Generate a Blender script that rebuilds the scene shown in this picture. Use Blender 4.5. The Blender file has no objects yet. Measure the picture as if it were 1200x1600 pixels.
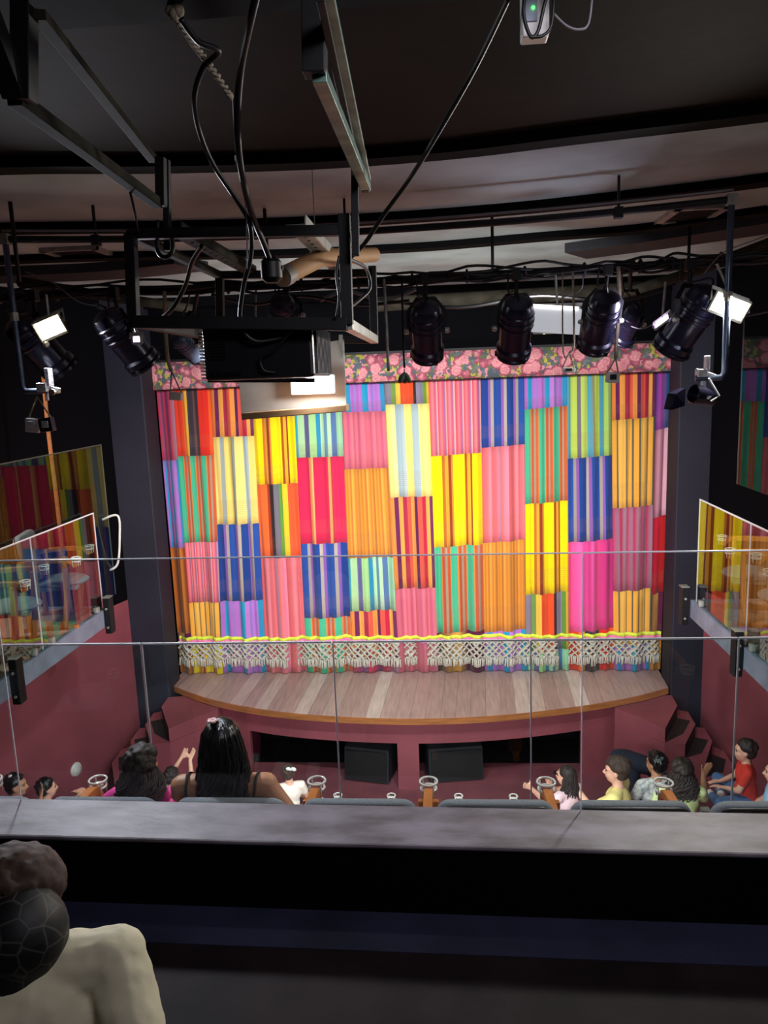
import bpy, math, random
from mathutils import Vector, Matrix, noise
random.seed(7)
SC = bpy.context.scene
COL = SC.collection
EYE = 4.95                      # the camera's height above the stalls floor
FOC = 1190.0                    # focal length in pixels of the 1200x1600 frame

# ------------------------------------------------------------------ camera
_fw = Vector((90., 210., -FOC)).normalized()
_dn = Vector((250., -6700., -FOC)); _dn = (_dn - _fw * _dn.dot(_fw)).normalized()
_up = -_dn
_rt = _fw.cross(_up)
CM = Matrix((_rt, _fw, _up))    # camera space -> world axes (X right, Y to the stage, Z up)
cam_d = bpy.data.cameras.new('camera'); cam = bpy.data.objects.new('camera', cam_d); COL.objects.link(cam)
cam.matrix_world = Matrix.Translation((0, 0, EYE)) @ CM.to_4x4()
cam_d.sensor_fit = 'HORIZONTAL'; cam_d.sensor_width = 36.0; cam_d.lens = FOC / 1200.0 * 36.0
cam_d.clip_start = 0.05; cam_d.clip_end = 100
SC.camera = cam

def W(px, py, X=None, Y=None, Z=None):
    """point of the place that lies on the plane X=, Y= or Z= along one direction of view"""
    d = CM @ Vector((px - 600., 800. - py, -FOC))
    if Y is not None: t = Y / d.y
    elif X is not None: t = X / d.x
    else: t = (Z - EYE) / d.z
    return d * t + Vector((0, 0, EYE))

# ------------------------------------------------------------------ world, exposure, fill light
wd = bpy.data.worlds.new('world'); SC.world = wd; wd.use_nodes = True
wd.node_tree.nodes['Background'].inputs[0].default_value = (0.30, 0.32, 0.45, 1)
wd.node_tree.nodes['Background'].inputs[1].default_value = 0.025
SC.view_settings.view_transform = 'Standard'; SC.view_settings.look = 'None'
SC.view_settings.exposure = 0.0; SC.view_settings.gamma = 1.0; SC.view_settings.use_curve_mapping = False
SC.cycles.max_bounces = 8; SC.cycles.transparent_max_bounces = 24; SC.cycles.sample_clamp_indirect = 4.0

def lamp(name, loc, target, size, power, color=(1, 1, 1), spread=180, size_y=None):
    l = bpy.data.lights.new(name, 'AREA'); l.energy = power; l.color = color
    l.shape = 'RECTANGLE'; l.size = size; l.size_y = size_y or size; l.spread = math.radians(spread)
    o = bpy.data.objects.new(name, l); COL.objects.link(o); o.location = loc
    o.rotation_euler = (Vector(target) - Vector(loc)).to_track_quat('-Z', 'Y').to_euler()
    return o
# added fill lights without fittings: stalls, both side balconies, gallery above the camera
lamp('stalls_fill', (-0.4, 4.6, 2.02), (-0.4, 7.6, 0.6), 3.5, 180, (1.0, 0.88, 0.92), 170, 0.5)
lamp('left_balcony_fill', (-4.9, 5.8, 5.9), (-3.9, 6.4, 2.7), 0.5, 65, (1.0, 0.85, 0.75), 120)
lamp('right_balcony_fill', (4.1, 5.8, 5.9), (3.0, 6.4, 2.7), 0.5, 65, (1.0, 0.85, 0.75), 120)
lamp('gallery_fill', (0.8, 0.9, 5.95), (0.0, 3.6, 3.2), 1.0, 18.0, (0.95, 0.9, 1.0), 130, 0.5)

# ------------------------------------------------------------------ helpers
def lin(h):
    if not isinstance(h, str): return (*h[:3], 1.0)
    h = h.lstrip('#'); r = []
    for i in (0, 2, 4):
        c = int(h[i:i+2], 16) / 255.0
        r.append(c / 12.92 if c <= 0.04045 else ((c + 0.055) / 1.055) ** 2.4)
    return (*r, 1.0)

def mat(name, col, rough=0.6, metal=0.0, var=0.0, scale=8.0, bump=0.0, bscale=60.0, spec=0.5, stretch=None, emit=None, col2=None, coat=0.0):
    m = bpy.data.materials.new(name); m.use_nodes = True
    nt = m.node_tree; b = nt.nodes['Principled BSDF']
    b.inputs['Base Color'].default_value = lin(col); b.inputs['Roughness'].default_value = rough
    b.inputs['Metallic'].default_value = metal; b.inputs['Specular IOR Level'].default_value = spec
    b.inputs['Coat Weight'].default_value = coat
    tc = nt.nodes.new('ShaderNodeTexCoord'); mp = nt.nodes.new('ShaderNodeMapping')
    nt.links.new(tc.outputs['Object'], mp.inputs[0])
    if stretch: mp.inputs['Scale'].default_value = stretch
    if var or col2:
        n = nt.nodes.new('ShaderNodeTexNoise'); n.inputs['Scale'].default_value = scale; n.inputs['Detail'].default_value = 6
        r = nt.nodes.new('ShaderNodeValToRGB'); c = lin(col)
        if col2: a = lin(col2)
        else: a = tuple(min(1, x * (1 - var)) for x in c[:3]) + (1,)
        e = c if col2 else tuple(min(1, x * (1 + var)) for x in c[:3]) + (1,)
        r.color_ramp.elements[0].color = a; r.color_ramp.elements[0].position = 0.35
        r.color_ramp.elements[1].color = e; r.color_ramp.elements[1].position = 0.65
        nt.links.new(mp.outputs[0], n.inputs[0]); nt.links.new(n.outputs[0], r.inputs[0]); nt.links.new(r.outputs[0], b.inputs['Base Color'])
    if bump:
        n2 = nt.nodes.new('ShaderNodeTexNoise'); n2.inputs['Scale'].default_value = bscale; n2.inputs['Detail'].default_value = 4
        bp = nt.nodes.new('ShaderNodeBump'); bp.inputs['Strength'].default_value = bump; bp.inputs['Distance'].default_value = 0.01
        nt.links.new(mp.outputs[0], n2.inputs[0]); nt.links.new(n2.outputs[0], bp.inputs['Height']); nt.links.new(bp.outputs[0], b.inputs['Normal'])
    if emit:
        b.inputs['Emission Color'].default_value = lin(emit[0]); b.inputs['Emission Strength'].default_value = emit[1]
    return m

def glass_mat(name, tint, strength=1.0, rough=0.0):
    m = bpy.data.materials.new(name); m.use_nodes = True; nt = m.node_tree
    for n in list(nt.nodes): nt.nodes.remove(n)
    out = nt.nodes.new('ShaderNodeOutputMaterial'); mix = nt.nodes.new('ShaderNodeMixShader')
    tr = nt.nodes.new('ShaderNodeBsdfTransparent'); tr.inputs[0].default_value = lin(tint)
    gl = nt.nodes.new('ShaderNodeBsdfGlossy'); gl.inputs['Roughness'].default_value = rough; gl.inputs[0].default_value = (0.95, 0.97, 1, 1)
    fr = nt.nodes.new('ShaderNodeFresnel'); fr.inputs[0].default_value = 1.5
    mu = nt.nodes.new('ShaderNodeMath'); mu.operation = 'MULTIPLY'; mu.inputs[1].default_value = strength; mu.use_clamp = True
    ge = nt.nodes.new('ShaderNodeNewGeometry'); iv = nt.nodes.new('ShaderNodeMath'); iv.operation = 'SUBTRACT'; iv.inputs[0].default_value = 1.0; nt.links.new(ge.outputs['Backfacing'], iv.inputs[1])
    m2 = nt.nodes.new('ShaderNodeMath'); m2.operation = 'MULTIPLY'      # only the outer faces mirror: the sheet does not bend light
    nt.links.new(fr.outputs[0], mu.inputs[0]); nt.links.new(mu.outputs[0], m2.inputs[0]); nt.links.new(iv.outputs[0], m2.inputs[1]); nt.links.new(m2.outputs[0], mix.inputs[0])
    nt.links.new(tr.outputs[0], mix.inputs[1]); nt.links.new(gl.outputs[0], mix.inputs[2]); nt.links.new(mix.outputs[0], out.inputs[0])
    return m

class MB:
    def __init__(s): s.v = []; s.f = []; s.m = []; s.uv = {}
    def add(s, vs, fs, m=0):
        b = len(s.v); s.v.extend([tuple(x) for x in vs])
        for f in fs: s.f.append(tuple(i + b for i in f)); s.m.append(m)
        return s
    def box(s, c, d, R=None, m=0):
        c = Vector(c); hx, hy, hz = d[0]/2, d[1]/2, d[2]/2
        vs = [Vector((x*hx, y*hy, z*hz)) for z in (-1, 1) for y in (-1, 1) for x in (-1, 1)]
        if R is not None: vs = [R @ v for v in vs]
        return s.add([c + v for v in vs], [(0,2,3,1),(4,5,7,6),(0,1,5,4),(2,6,7,3),(0,4,6,2),(1,3,7,5)], m)
    def span(s, a, b, m=0):
        return s.box([(a[i]+b[i])/2 for i in range(3)], [abs(a[i]-b[i]) for i in range(3)], None, m)
    def tube(s, pts, r, n=8, m=0, cap=True, sq=None):
        pts = [Vector(p) for p in pts]; rs = r if isinstance(r, (list, tuple)) else [r]*len(pts)
        vs = []; prev = None
        for i, p in enumerate(pts):
            t = (pts[min(i+1, len(pts)-1)] - pts[max(i-1, 0)])
            t = t.normalized() if t.length > 1e-9 else Vector((0, 0, 1))
            if prev is None:
                a = Vector((0, 0, 1)) if abs(t.z) < 0.9 else Vector((1, 0, 0))
                u = t.cross(a).normalized()
            else:
                u = (prev - t * prev.dot(t)).normalized()
            prev = u; w = t.cross(u)
            for k in range(n):
                if sq: aa = math.pi/4 + k*math.pi/2; ox, oy = math.cos(aa)*sq[0]*0.7071, math.sin(aa)*sq[1]*0.7071
                else: aa = 2*math.pi*k/n; ox, oy = math.cos(aa)*rs[i], math.sin(aa)*rs[i]
                vs.append(p + u*ox + w*oy)
        fs = []
        for i in range(len(pts)-1):
            for k in range(n):
                a = i*n+k; b = i*n+(k+1) % n; fs.append((a, b, b+n, a+n))
        if cap: fs.append(tuple(reversed(range(n)))); fs.append(tuple(range((len(pts)-1)*n, len(pts)*n)))
        return s.add(vs, fs, m)
    def bar(s, a, b, w, h=None, m=0):           # square bar; w across, h along the vertical
        return s.tube([a, b], 0, 4, m, True, (w, h or w))
    def lathe(s, prof, n=24, M=None, m=0, cap=True):   # prof: (radius, z) pairs
        M = M or Matrix.Identity(4); vs = []
        for r, z in prof:
            for k in range(n):
                a = 2*math.pi*k/n; vs.append(M @ Vector((r*math.cos(a), r*math.sin(a), z)))
        fs = [(i*n+k, i*n+(k+1) % n, (i+1)*n+(k+1) % n, (i+1)*n+k) for i in range(len(prof)-1) for k in range(n)]
        if cap: fs.append(tuple(reversed(range(n)))); fs.append(tuple(range((len(prof)-1)*n, len(prof)*n)))
        return s.add(vs, fs, m)
    def ell(s, c, r, R=None, n=14, m=0):
        c = Vector(c); vs = [Vector((0, 0, -r[2]))]; k2 = n//2
        for i in range(1, k2):
            p = -math.pi/2 + math.pi*i/k2
            for k in range(n):
                a = 2*math.pi*k/n; vs.append(Vector((r[0]*math.cos(p)*math.cos(a), r[1]*math.cos(p)*math.sin(a), r[2]*math.sin(p))))
        vs.append(Vector((0, 0, r[2])))
        if R is not None: vs = [R @ v for v in vs]
        fs = [(0, 1+(k+1) % n, 1+k) for k in range(n)]
        for i in range(k2-2):
            for k in range(n):
                a = 1+i*n+k; b = 1+i*n+(k+1) % n; fs.append((a, b, b+n, a+n))
        t = len(vs)-1; o = 1+(k2-2)*n
        fs += [(o+k, o+(k+1) % n, t) for k in range(n)]
        return s.add([c+v for v in vs], fs, m)
    def cap(s, a, ra, b, rb, n=12, m=0):
        a = Vector(a); b = Vector(b); d = b-a
        if d.length < 1e-6: return s.ell(a, (ra, ra, ra), None, n, m)
        t = d.normalized(); pts = []; rs = []
        for i in range(1, 4): q = math.pi/2*i/4; pts.append(a - t*ra*math.cos(q)); rs.append(ra*math.sin(q))
        pts.append(a); rs.append(ra); pts.append(b); rs.append(rb)
        for i in range(3, 0, -1): q = math.pi/2*i/4; pts.append(b + t*rb*math.cos(q)); rs.append(rb*math.sin(q))
        return s.tube(pts, rs, n, m)
    def prism(s, poly, z0, z1, m=0):            # polygon in plan, counter-clockwise
        n = len(poly); vs = [(p[0], p[1], z0) for p in poly] + [(p[0], p[1], z1) for p in poly]
        return s.add(vs, [tuple(reversed(range(n))), tuple(range(n, 2*n))] + [(i, (i+1) % n, n+(i+1) % n, n+i) for i in range(n)], m)
    def split(s, name, ms, parent=None, **kw):     # every separate piece becomes an object of its own
        par = list(range(len(s.v)))
        def find(i):
            while par[i] != i: par[i] = par[par[i]]; i = par[i]
            return i
        for f in s.f:
            for i in f[1:]: par[find(i)] = find(f[0])
        grp = {}
        for f in s.f: grp.setdefault(find(f[0]), []).append(f)
        out = []
        for fs in grp.values():
            ids = sorted({i for f in fs for i in f}); mp = {i: k for k, i in enumerate(ids)}
            b = MB(); b.add([s.v[i] for i in ids], [tuple(mp[i] for i in f) for f in fs]); out.append(b.build(name, ms, parent, **kw))
        return out
    def build(s, name, ms, parent=None, smooth=False, bevel=0.0, mods=None):
        me = bpy.data.meshes.new(name); off = Vector(parent.get('_o', (0, 0, 0))) if parent else Vector((0, 0, 0))
        me.from_pydata([tuple(Vector(v) - off) for v in s.v], [], s.f); me.update()
        ms = ms if isinstance(ms, (list, tuple)) else [ms]
        for mm in ms: me.materials.append(mm)
        if len(ms) > 1: me.polygons.foreach_set('material_index', s.m)
        for lname, dat in s.uv.items():
            l = me.uv_layers.new(name=lname)
            for p in me.polygons:
                for li in p.loop_indices: l.data[li].uv = dat[me.loops[li].vertex_index]
        if smooth: me.shade_smooth()
        o = bpy.data.objects.new(name, me); COL.objects.link(o)
        if parent: o.parent = parent
        if smooth == 'auto': me.set_sharp_from_angle(angle=math.radians(35))
        if bevel:
            bv = o.modifiers.new('b', 'BEVEL'); bv.width = bevel; bv.segments = 2; bv.limit_method = 'ANGLE'
        return o

def tag(o, label, cat, group=None, kind=None):
    o['label'] = label; o['category'] = cat
    if group: o['group'] = group
    if kind: o['kind'] = kind
    return o
def struct(o): o['kind'] = 'structure'; return o
def thing(name, label, cat, loc=(0, 0, 0), group=None, rz=0.0, world=True):
    """Empty at the thing's base. world=True: parts are given in world coordinates and moved under it"""
    o = bpy.data.objects.new(name, None); COL.objects.link(o); o.empty_display_size = 0.1
    o.location = loc; o.rotation_euler = (0, 0, rz)
    o['_o'] = tuple(loc) if world else (0.0, 0.0, 0.0)
    return tag(o, label, cat, group)
def copy_tree(o, parent=None):
    c = o.copy(); COL.objects.link(c)
    if parent: c.parent = parent
    for ch in list(o.children): copy_tree(ch, c)
    return c
def smooth_path(pts, k=6):
    pts = [Vector(p) for p in pts]; out = []
    for i in range(len(pts)-1):
        p0 = pts[max(i-1, 0)]; p1 = pts[i]; p2 = pts[i+1]; p3 = pts[min(i+2, len(pts)-1)]
        for j in range(k):
            t = j/k
            out.append(0.5*((2*p1) + (p2-p0)*t + (2*p0-5*p1+4*p2-p3)*t*t + (3*p1-p0-3*p2+p3)*t**3))
    out.append(pts[-1]); return out

# ------------------------------------------------------------------ materials
M_ceiln = mat('brown_near_ceiling', '#19120f', 0.8, var=0.3, scale=1.5, bump=0.25, bscale=9, spec=0.05)  # near part of the ceiling, much darker than the far part
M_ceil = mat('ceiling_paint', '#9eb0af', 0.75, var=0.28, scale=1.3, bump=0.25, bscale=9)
M_blk = mat('black_steel', '#09090c', 0.6, var=0.2, spec=0.4)
M_blkpaint = mat('black_paint', '#15151d', 0.7, var=0.25, scale=3, bump=0.2, bscale=40)
M_pillar = mat('dark_plaster', '#1b1b2b', 0.7, var=0.18, scale=2.2, bump=0.25, bscale=60)
M_void = mat('void_black', '#06060a', 0.9, spec=0.08)
M_maroon = mat('maroon_paint', '#8c444e', 0.7, var=0.12, scale=2, bump=0.15, bscale=50)
M_maroon_d = mat('maroon_floor', '#7d3f48', 0.65, var=0.15, scale=3)
M_floor = mat('gallery_floor_paint', '#1d1416', 0.7, spec=0.15, var=0.35, scale=5, bump=0.35, bscale=14)
M_bluespill = mat('floor_blue_light', '#2a2c44', 0.55, var=0.3, scale=4, bump=0.2, bscale=20)  # bluish light on the floor, put into the colour
M_ledge = mat('grey_ledge_paint', '#7a727c', 0.55, col2='#564e52', scale=5, bump=0.5, bscale=7, stretch=(1, 2.5, 1))
M_beamgrey = mat('blue_grey_paint', '#7c8394', 0.55, var=0.15, scale=6)
M_iron = mat('angle_iron', '#28261f', 0.8, 0.0, spec=0.08, var=0.35, scale=9)
M_green = mat('worn_green_iron', '#6f8a80', 0.4, 0.3, var=0.4, scale=12)
M_zinc = mat('zinc', '#a3a39a', 0.4, 0.4, var=0.25, scale=14)
M_pipe = mat('steel_pipe', '#4d586c', 0.3, 0.4, var=0.2, scale=10)
M_can = mat('can_enamel', '#14142a', 0.28, 0.3, var=0.15, spec=0.7)
M_cable = mat('cable_rubber', '#08080a', 0.5)
M_cablegrey = mat('grey_cable', '#77757a', 0.5)
M_wood = mat('chair_wood', '#b0692e', 0.4, var=0.25, scale=5, stretch=(1, 1, 0.15))
M_darkwood = mat('dark_seat_edge', '#1d1a1c', 0.4)
M_greyfab = mat('grey_upholstery', '#6c7278', 0.9, var=0.12, scale=120, bump=0.3, bscale=300)
M_ring = mat('clear_plastic', '#d8d8d2', 0.15, spec=0.9, coat=0.6)
M_white = mat('white_plastic', '#d8d6d2', 0.4, var=0.05)
M_foil = mat('silver_foil', '#d0d0d6', 0.35, 0.25, bump=0.6, bscale=40)
M_rope = mat('cotton_rope', '#9c907c', 0.9, var=0.3, scale=90)
M_board = mat('plywood', '#a89c92', 0.6, var=0.08, scale=3, stretch=(1, 1, 4))
M_tan = mat('tan_card', '#c99a6a', 0.7, var=0.12, scale=5)
M_glass_near = glass_mat('near_glass', '#f6f8f8', 1.0)
M_glass = glass_mat('rail_glass', '#e6f0ee', 1.0)
M_glass_side = glass_mat('side_glass', '#e4ecea', 1.5)
M_glass_tall = glass_mat('tall_glass', '#e4ecea', 0.45)
M_edged = mat('dull_glass_edge', '#3c4444', 0.4)
M_edge = mat('glass_edge', '#e8ecf6', 0.2, spec=0.8)
M_beige = mat('pale_carpet', '#b08878', 0.8, var=0.15, scale=20)

# ------------------------------------------------------------------ the room
XL, XR = -3.55, 2.40            # fronts of the side balconies
WL, WR = -4.10, 3.12            # side walls where they meet the proscenium
LW = [(WL, 9.45), (-5.5, 4.5), (-5.5, -2.2)]
RW = [(WR, 9.45), (4.5, 4.5), (4.5, -2.2)]
CEIL = 6.05
def wall_strip(pts, z0, z1, out, t=0.15):
    b = MB()
    for (x0, y0), (x1, y1) in zip(pts, pts[1:]):
        b.prism([(x0, y0), (x1, y1), (x1+out*t, y1), (x0+out*t, y0)] if out < 0 else [(x1, y1), (x0, y0), (x0+out*t, y0), (x1+out*t, y1)], z0, z1)
    return b
for side, pts, o in (('left', LW, -1), ('right', RW, 1)):
    b = wall_strip(pts, 0, 2.25, o); n = len(b.f); b2 = wall_strip(pts, 2.25, 6.2, o)
    b.add(b2.v, b2.f, 1)
    struct(b.build('wall_' + side, [M_maroon, M_void]))
struct(MB().prism([(-5.65, -2.2), (4.65, -2.2), (4.65, 10.6), (-5.65, 10.6)], -0.12, 0).build('floor', M_maroon_d))
cb_ = [(p.x, p.y+0.01) for p in [W(x, y, Z=6.0) for x, y in ((-300, 285), (0, 268), (240, 266), (480, 260), (700, 244), (900, 220), (1200, 184), (1500, 140))]]
cb_ = [(-5.65, cb_[0][1]-1.0)] + cb_ + [(4.65, cb_[-1][1]-1.0)]
b = MB()
for (x0, y0), (x1, y1) in zip(cb_, cb_[1:]):
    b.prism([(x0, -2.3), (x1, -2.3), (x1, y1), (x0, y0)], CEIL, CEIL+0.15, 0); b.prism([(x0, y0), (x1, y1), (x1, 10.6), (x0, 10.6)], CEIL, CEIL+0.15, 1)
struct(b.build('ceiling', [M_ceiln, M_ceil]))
struct(MB().span((-5.6, -2.2, 0), (4.6, -2.35, 6.2)).build('wall_rear', M_blkpaint))
b = MB(); b.span((-5.6, 10.45, 0), (4.6, 10.6, 6.2)); b.span((-5.6, 9.86, 5.02), (4.6, 9.94, 6.2)); b.span((-5.6, 9.55, 5.93), (4.6, 9.86, 6.2))
struct(b.build('wall_stage', M_void))
b = MB()
b.span((-4.25, 9.3, 0.0), (-3.69, 9.72, 6.1)); b.span((2.78, 9.3, 0.0), (3.3, 9.72, 6.1))
struct(b.build('trim_1', M_pillar, bevel=0.02))

# curved black ceiling beams
M_beam = mat('matt_black', '#060608', 0.9, spec=0.1)
def cbeam(n, pix, z, w, h, m=None):
    pts = smooth_path([W(x, y, Z=z) for x, y in pix], 5)
    b = MB(); vs = []
    for i, p in enumerate(pts):
        t = (pts[min(i+1, len(pts)-1)] - pts[max(i-1, 0)]).normalized(); u = Vector((-t.y, t.x, 0)).normalized()
        for sx, sz in ((-1, 0), (1, 0), (1, 1), (-1, 1)): vs.append((p.x+u.x*sx*w/2, p.y+u.y*sx*w/2, p.z+sz*h))
    fs = [(i*4+k, i*4+(k+1) % 4, i*4+4+(k+1) % 4, i*4+4+k) for i in range(len(pts)-1) for k in range(4)]
    fs += [(3, 2, 1, 0), tuple(range(len(vs)-4, len(vs)))]
    b.add(vs, fs); return struct(b.build('trim_%d' % n, m or M_beam))
cbeam(2, [(-300, 285), (0, 268), (240, 266), (480, 260), (700, 244), (900, 220), (1200, 184), (1500, 140)], 6.0, 0.13, 0.06)
cbeam(3, [(-300, 372), (0, 364), (300, 360), (500, 353), (700, 341), (900, 323), (1200, 288), (1500, 240)], 6.0, 0.16, 0.06)
cbeam(4, [(-200, 425), (0, 412), (200, 405), (420, 402), (600, 394), (700, 388), (850, 375), (1000, 363), (1200, 335)], 6.0, 0.16, 0.06)
cbeam(5, [(-500, 90), (0, 22), (270, 0), (520, -22), (1200, -60)], 5.80, 0.20, 0.27)
cbeam(6, [(-100, 440), (150, 432), (300, 418)], 5.97, 0.5, 0.1, M_blkpaint)
cbeam(7, [(900, 400), (1050, 380), (1250, 350)], 5.97, 0.5, 0.1, M_blkpaint)

# ceiling vents
for k, (quad, lab) in enumerate((([(60, 388), (158, 387), (188, 398), (98, 400)], 'flat dark slatted vent in the ceiling on the left behind the curved pipe'),
                                 ([(1022, 346), (1060, 326), (1130, 318), (1110, 338)], 'flat dark slatted vent in the ceiling on the right behind the curved pipe'))):
    P = [W(x, y, Z=CEIL-0.002) for x, y in quad]; c = sum(P, Vector())/4
    t = thing('ceiling_vent', lab, 'vent', c, 'ceiling vents')
    mn = Vector((min(p.x for p in P), min(p.y for p in P), 0)); mx = Vector((max(p.x for p in P), max(p.y for p in P), 0))
    b = MB(); w = 0.05
    b.span((mn.x, mn.y, CEIL-0.03), (mx.x, mn.y+w, CEIL-0.001)); b.span((mn.x, mx.y-w, CEIL-0.03), (mx.x, mx.y, CEIL-0.001))
    b.span((mn.x, mn.y, CEIL-0.03), (mn.x+w, mx.y, CEIL-0.001)); b.span((mx.x-w, mn.y, CEIL-0.03), (mx.x, mx.y, CEIL-0.001))
    b.build('frame', M_zinc, t)
    b = MB(); y = mn.y+w+0.03
    while y < mx.y-w: b.span((mn.x+w, y, CEIL-0.022), (mx.x-w, y+0.02, CEIL-0.012)); y += 0.05
    b.build('slats', M_blk, t)
    MB().span((mn.x+w, mn.y+w, CEIL-0.004), (mx.x-w, mx.y-w, CEIL-0.001)).build('backing', M_void, t)

# ------------------------------------------------------------------ stage
def plank_mat():
    m = mat('stage_boards', '#b39a92', 0.38); nt = m.node_tree; b = nt.nodes['Principled BSDF']
    tc = nt.nodes.new('ShaderNodeTexCoord'); mp = nt.nodes.new('ShaderNodeMapping'); nt.links.new(tc.outputs['Object'], mp.inputs[0])
    mp.inputs['Rotation'].default_value = (0, 0, 0.05)
    sx = nt.nodes.new('ShaderNodeSeparateXYZ'); nt.links.new(mp.outputs[0], sx.inputs[0])
    def math_(op, a, v=None):
        n = nt.nodes.new('ShaderNodeMath'); n.operation = op; nt.links.new(a, n.inputs[0])
        if v is not None: n.inputs[1].default_value = v
        return n.outputs[0]
    s = math_('MULTIPLY', sx.outputs[0], 5.6); fl = math_('FLOOR', s); fr = math_('FRACT', s)
    wn = nt.nodes.new('ShaderNodeTexWhiteNoise'); wn.noise_dimensions = '1D'; nt.links.new(fl, wn.inputs['W'])
    r = nt.nodes.new('ShaderNodeValToRGB'); e = r.color_ramp.elements
    e[0].color = lin('#b8908c'); e[1].color = lin('#fae6e2'); e[1].position = 1.0
    for p, c in ((0.3, '#bd9792'), (0.7, '#c8a29c'), (0.88, '#d8bab3')): q = e.new(p); q.color = lin(c)
    nt.links.new(wn.outputs[0], r.inputs[0])
    no = nt.nodes.new('ShaderNodeTexNoise'); mp2 = nt.nodes.new('ShaderNodeMapping'); mp2.inputs['Scale'].default_value = (14, 1.5, 1)
    nt.links.new(tc.outputs['Object'], mp2.inputs[0]); nt.links.new(mp2.outputs[0], no.inputs[0]); no.inputs['Scale'].default_value = 2.0; no.inputs['Detail'].default_value = 6
    mx = nt.nodes.new('ShaderNodeMix'); mx.data_type = 'RGBA'; mx.blend_type = 'MULTIPLY'; mx.inputs[0].default_value = 0.6
    nt.links.new(r.outputs[0], mx.inputs[6]); nt.links.new(no.outputs[0], mx.inputs[7])
    sc = nt.nodes.new('ShaderNodeMix'); sc.data_type = 'RGBA'; sc.blend_type = 'MULTIPLY'; sc.inputs[0].default_value = 1.0
    ga = math_('GREATER_THAN', fr, 0.03); cm = nt.nodes.new('ShaderNodeMapRange'); nt.links.new(ga, cm.inputs[0]); cm.inputs[3].default_value = 0.75; cm.inputs[4].default_value = 1.45
    nt.links.new(mx.outputs[2], sc.inputs[6]); nt.links.new(cm.outputs[0], sc.inputs[7]); nt.links.new(sc.outputs[2], b.inputs['Base Color'])
    return m
M_stage = plank_mat()
M_fascia = mat('varnished_wood', '#a8683c', 0.35, var=0.2, scale=4, stretch=(1, 1, 10))
ZS = 0.99
arc = smooth_path([W(x, y, Z=ZS) for x, y in ((268, 1070), (330, 1092), (420, 1109), (520, 1118), (640, 1122), (760, 1118), (880, 1106), (980, 1090), (1044, 1074))], 6)
arc2 = [(p.x, p.y) for p in arc]
struct(MB().prism(arc2 + [(2.84, 10.44), (-3.75, 10.44)], ZS-0.03, ZS).build('stage_floor', M_stage))
b = MB(); poly = arc2 + [(x, y+0.10) for x, y in reversed(arc2)]
n = len(arc2); vs = []
for x, y in arc2: vs += [(x, y-0.015, ZS-0.08), (x, y-0.015, ZS-0.002), (x, y+0.10, ZS-0.031), (x, y+0.10, ZS-0.08)]
b.add(vs, [(i*4+k, i*4+(k+1) % 4, i*4+4+(k+1) % 4, i*4+4+k) for i in range(n-1) for k in range(4)] + [(3, 2, 1, 0), (n*4-4, n*4-3, n*4-2, n*4-1)])
struct(b.build('trim_8', M_fascia))
def arc_y(x):
    for (x0, y0), (x1, y1) in zip(arc2, arc2[1:]):
        if x0 <= x <= x1: return y0 + (y1-y0)*(x-x0)/(x1-x0)
    return arc2[0][1] if x < arc2[0][0] else arc2[-1][1]
b = MB(); x = -3.6
OPEN = [(-2.55, -0.64), (-0.38, 1.62)]
cuts = sorted([-3.62 + 0.1*i for i in range(64)] + [v for o in OPEN for v in o]); cuts = [c for c in cuts if c <= 2.7]
for x0, x1 in zip(cuts, cuts[1:]):
    if x1-x0 < 1e-4: continue
    xm = (x0+x1)/2; op = any(a < xm < c for a, c in OPEN)
    y0 = arc_y(x0)+0.13; y1 = arc_y(x1)+0.13
    b.prism([(x0, y0), (x1, y1), (x1, y1+0.1), (x0, y0+0.1)], 0.60 if op else 0.0, ZS-0.08)
struct(b.build('wall_front', M_maroon))
b = MB(); b.span((-2.65, 9.9, 0), (1.75, 10.0, 0.92)); b.span((-2.75, 9.2, 0), (-2.6, 9.9, 0.9)); b.span((1.7, 9.1, 0), (1.85, 9.9, 0.9)); b.span((-2.6, 9.1, 0.86), (1.7, 9.9, 0.92))
b.span((-2.6, 9.25, 0), (1.7, 9.9, 0.01))
struct(b.build('wall_recess', M_void))

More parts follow.
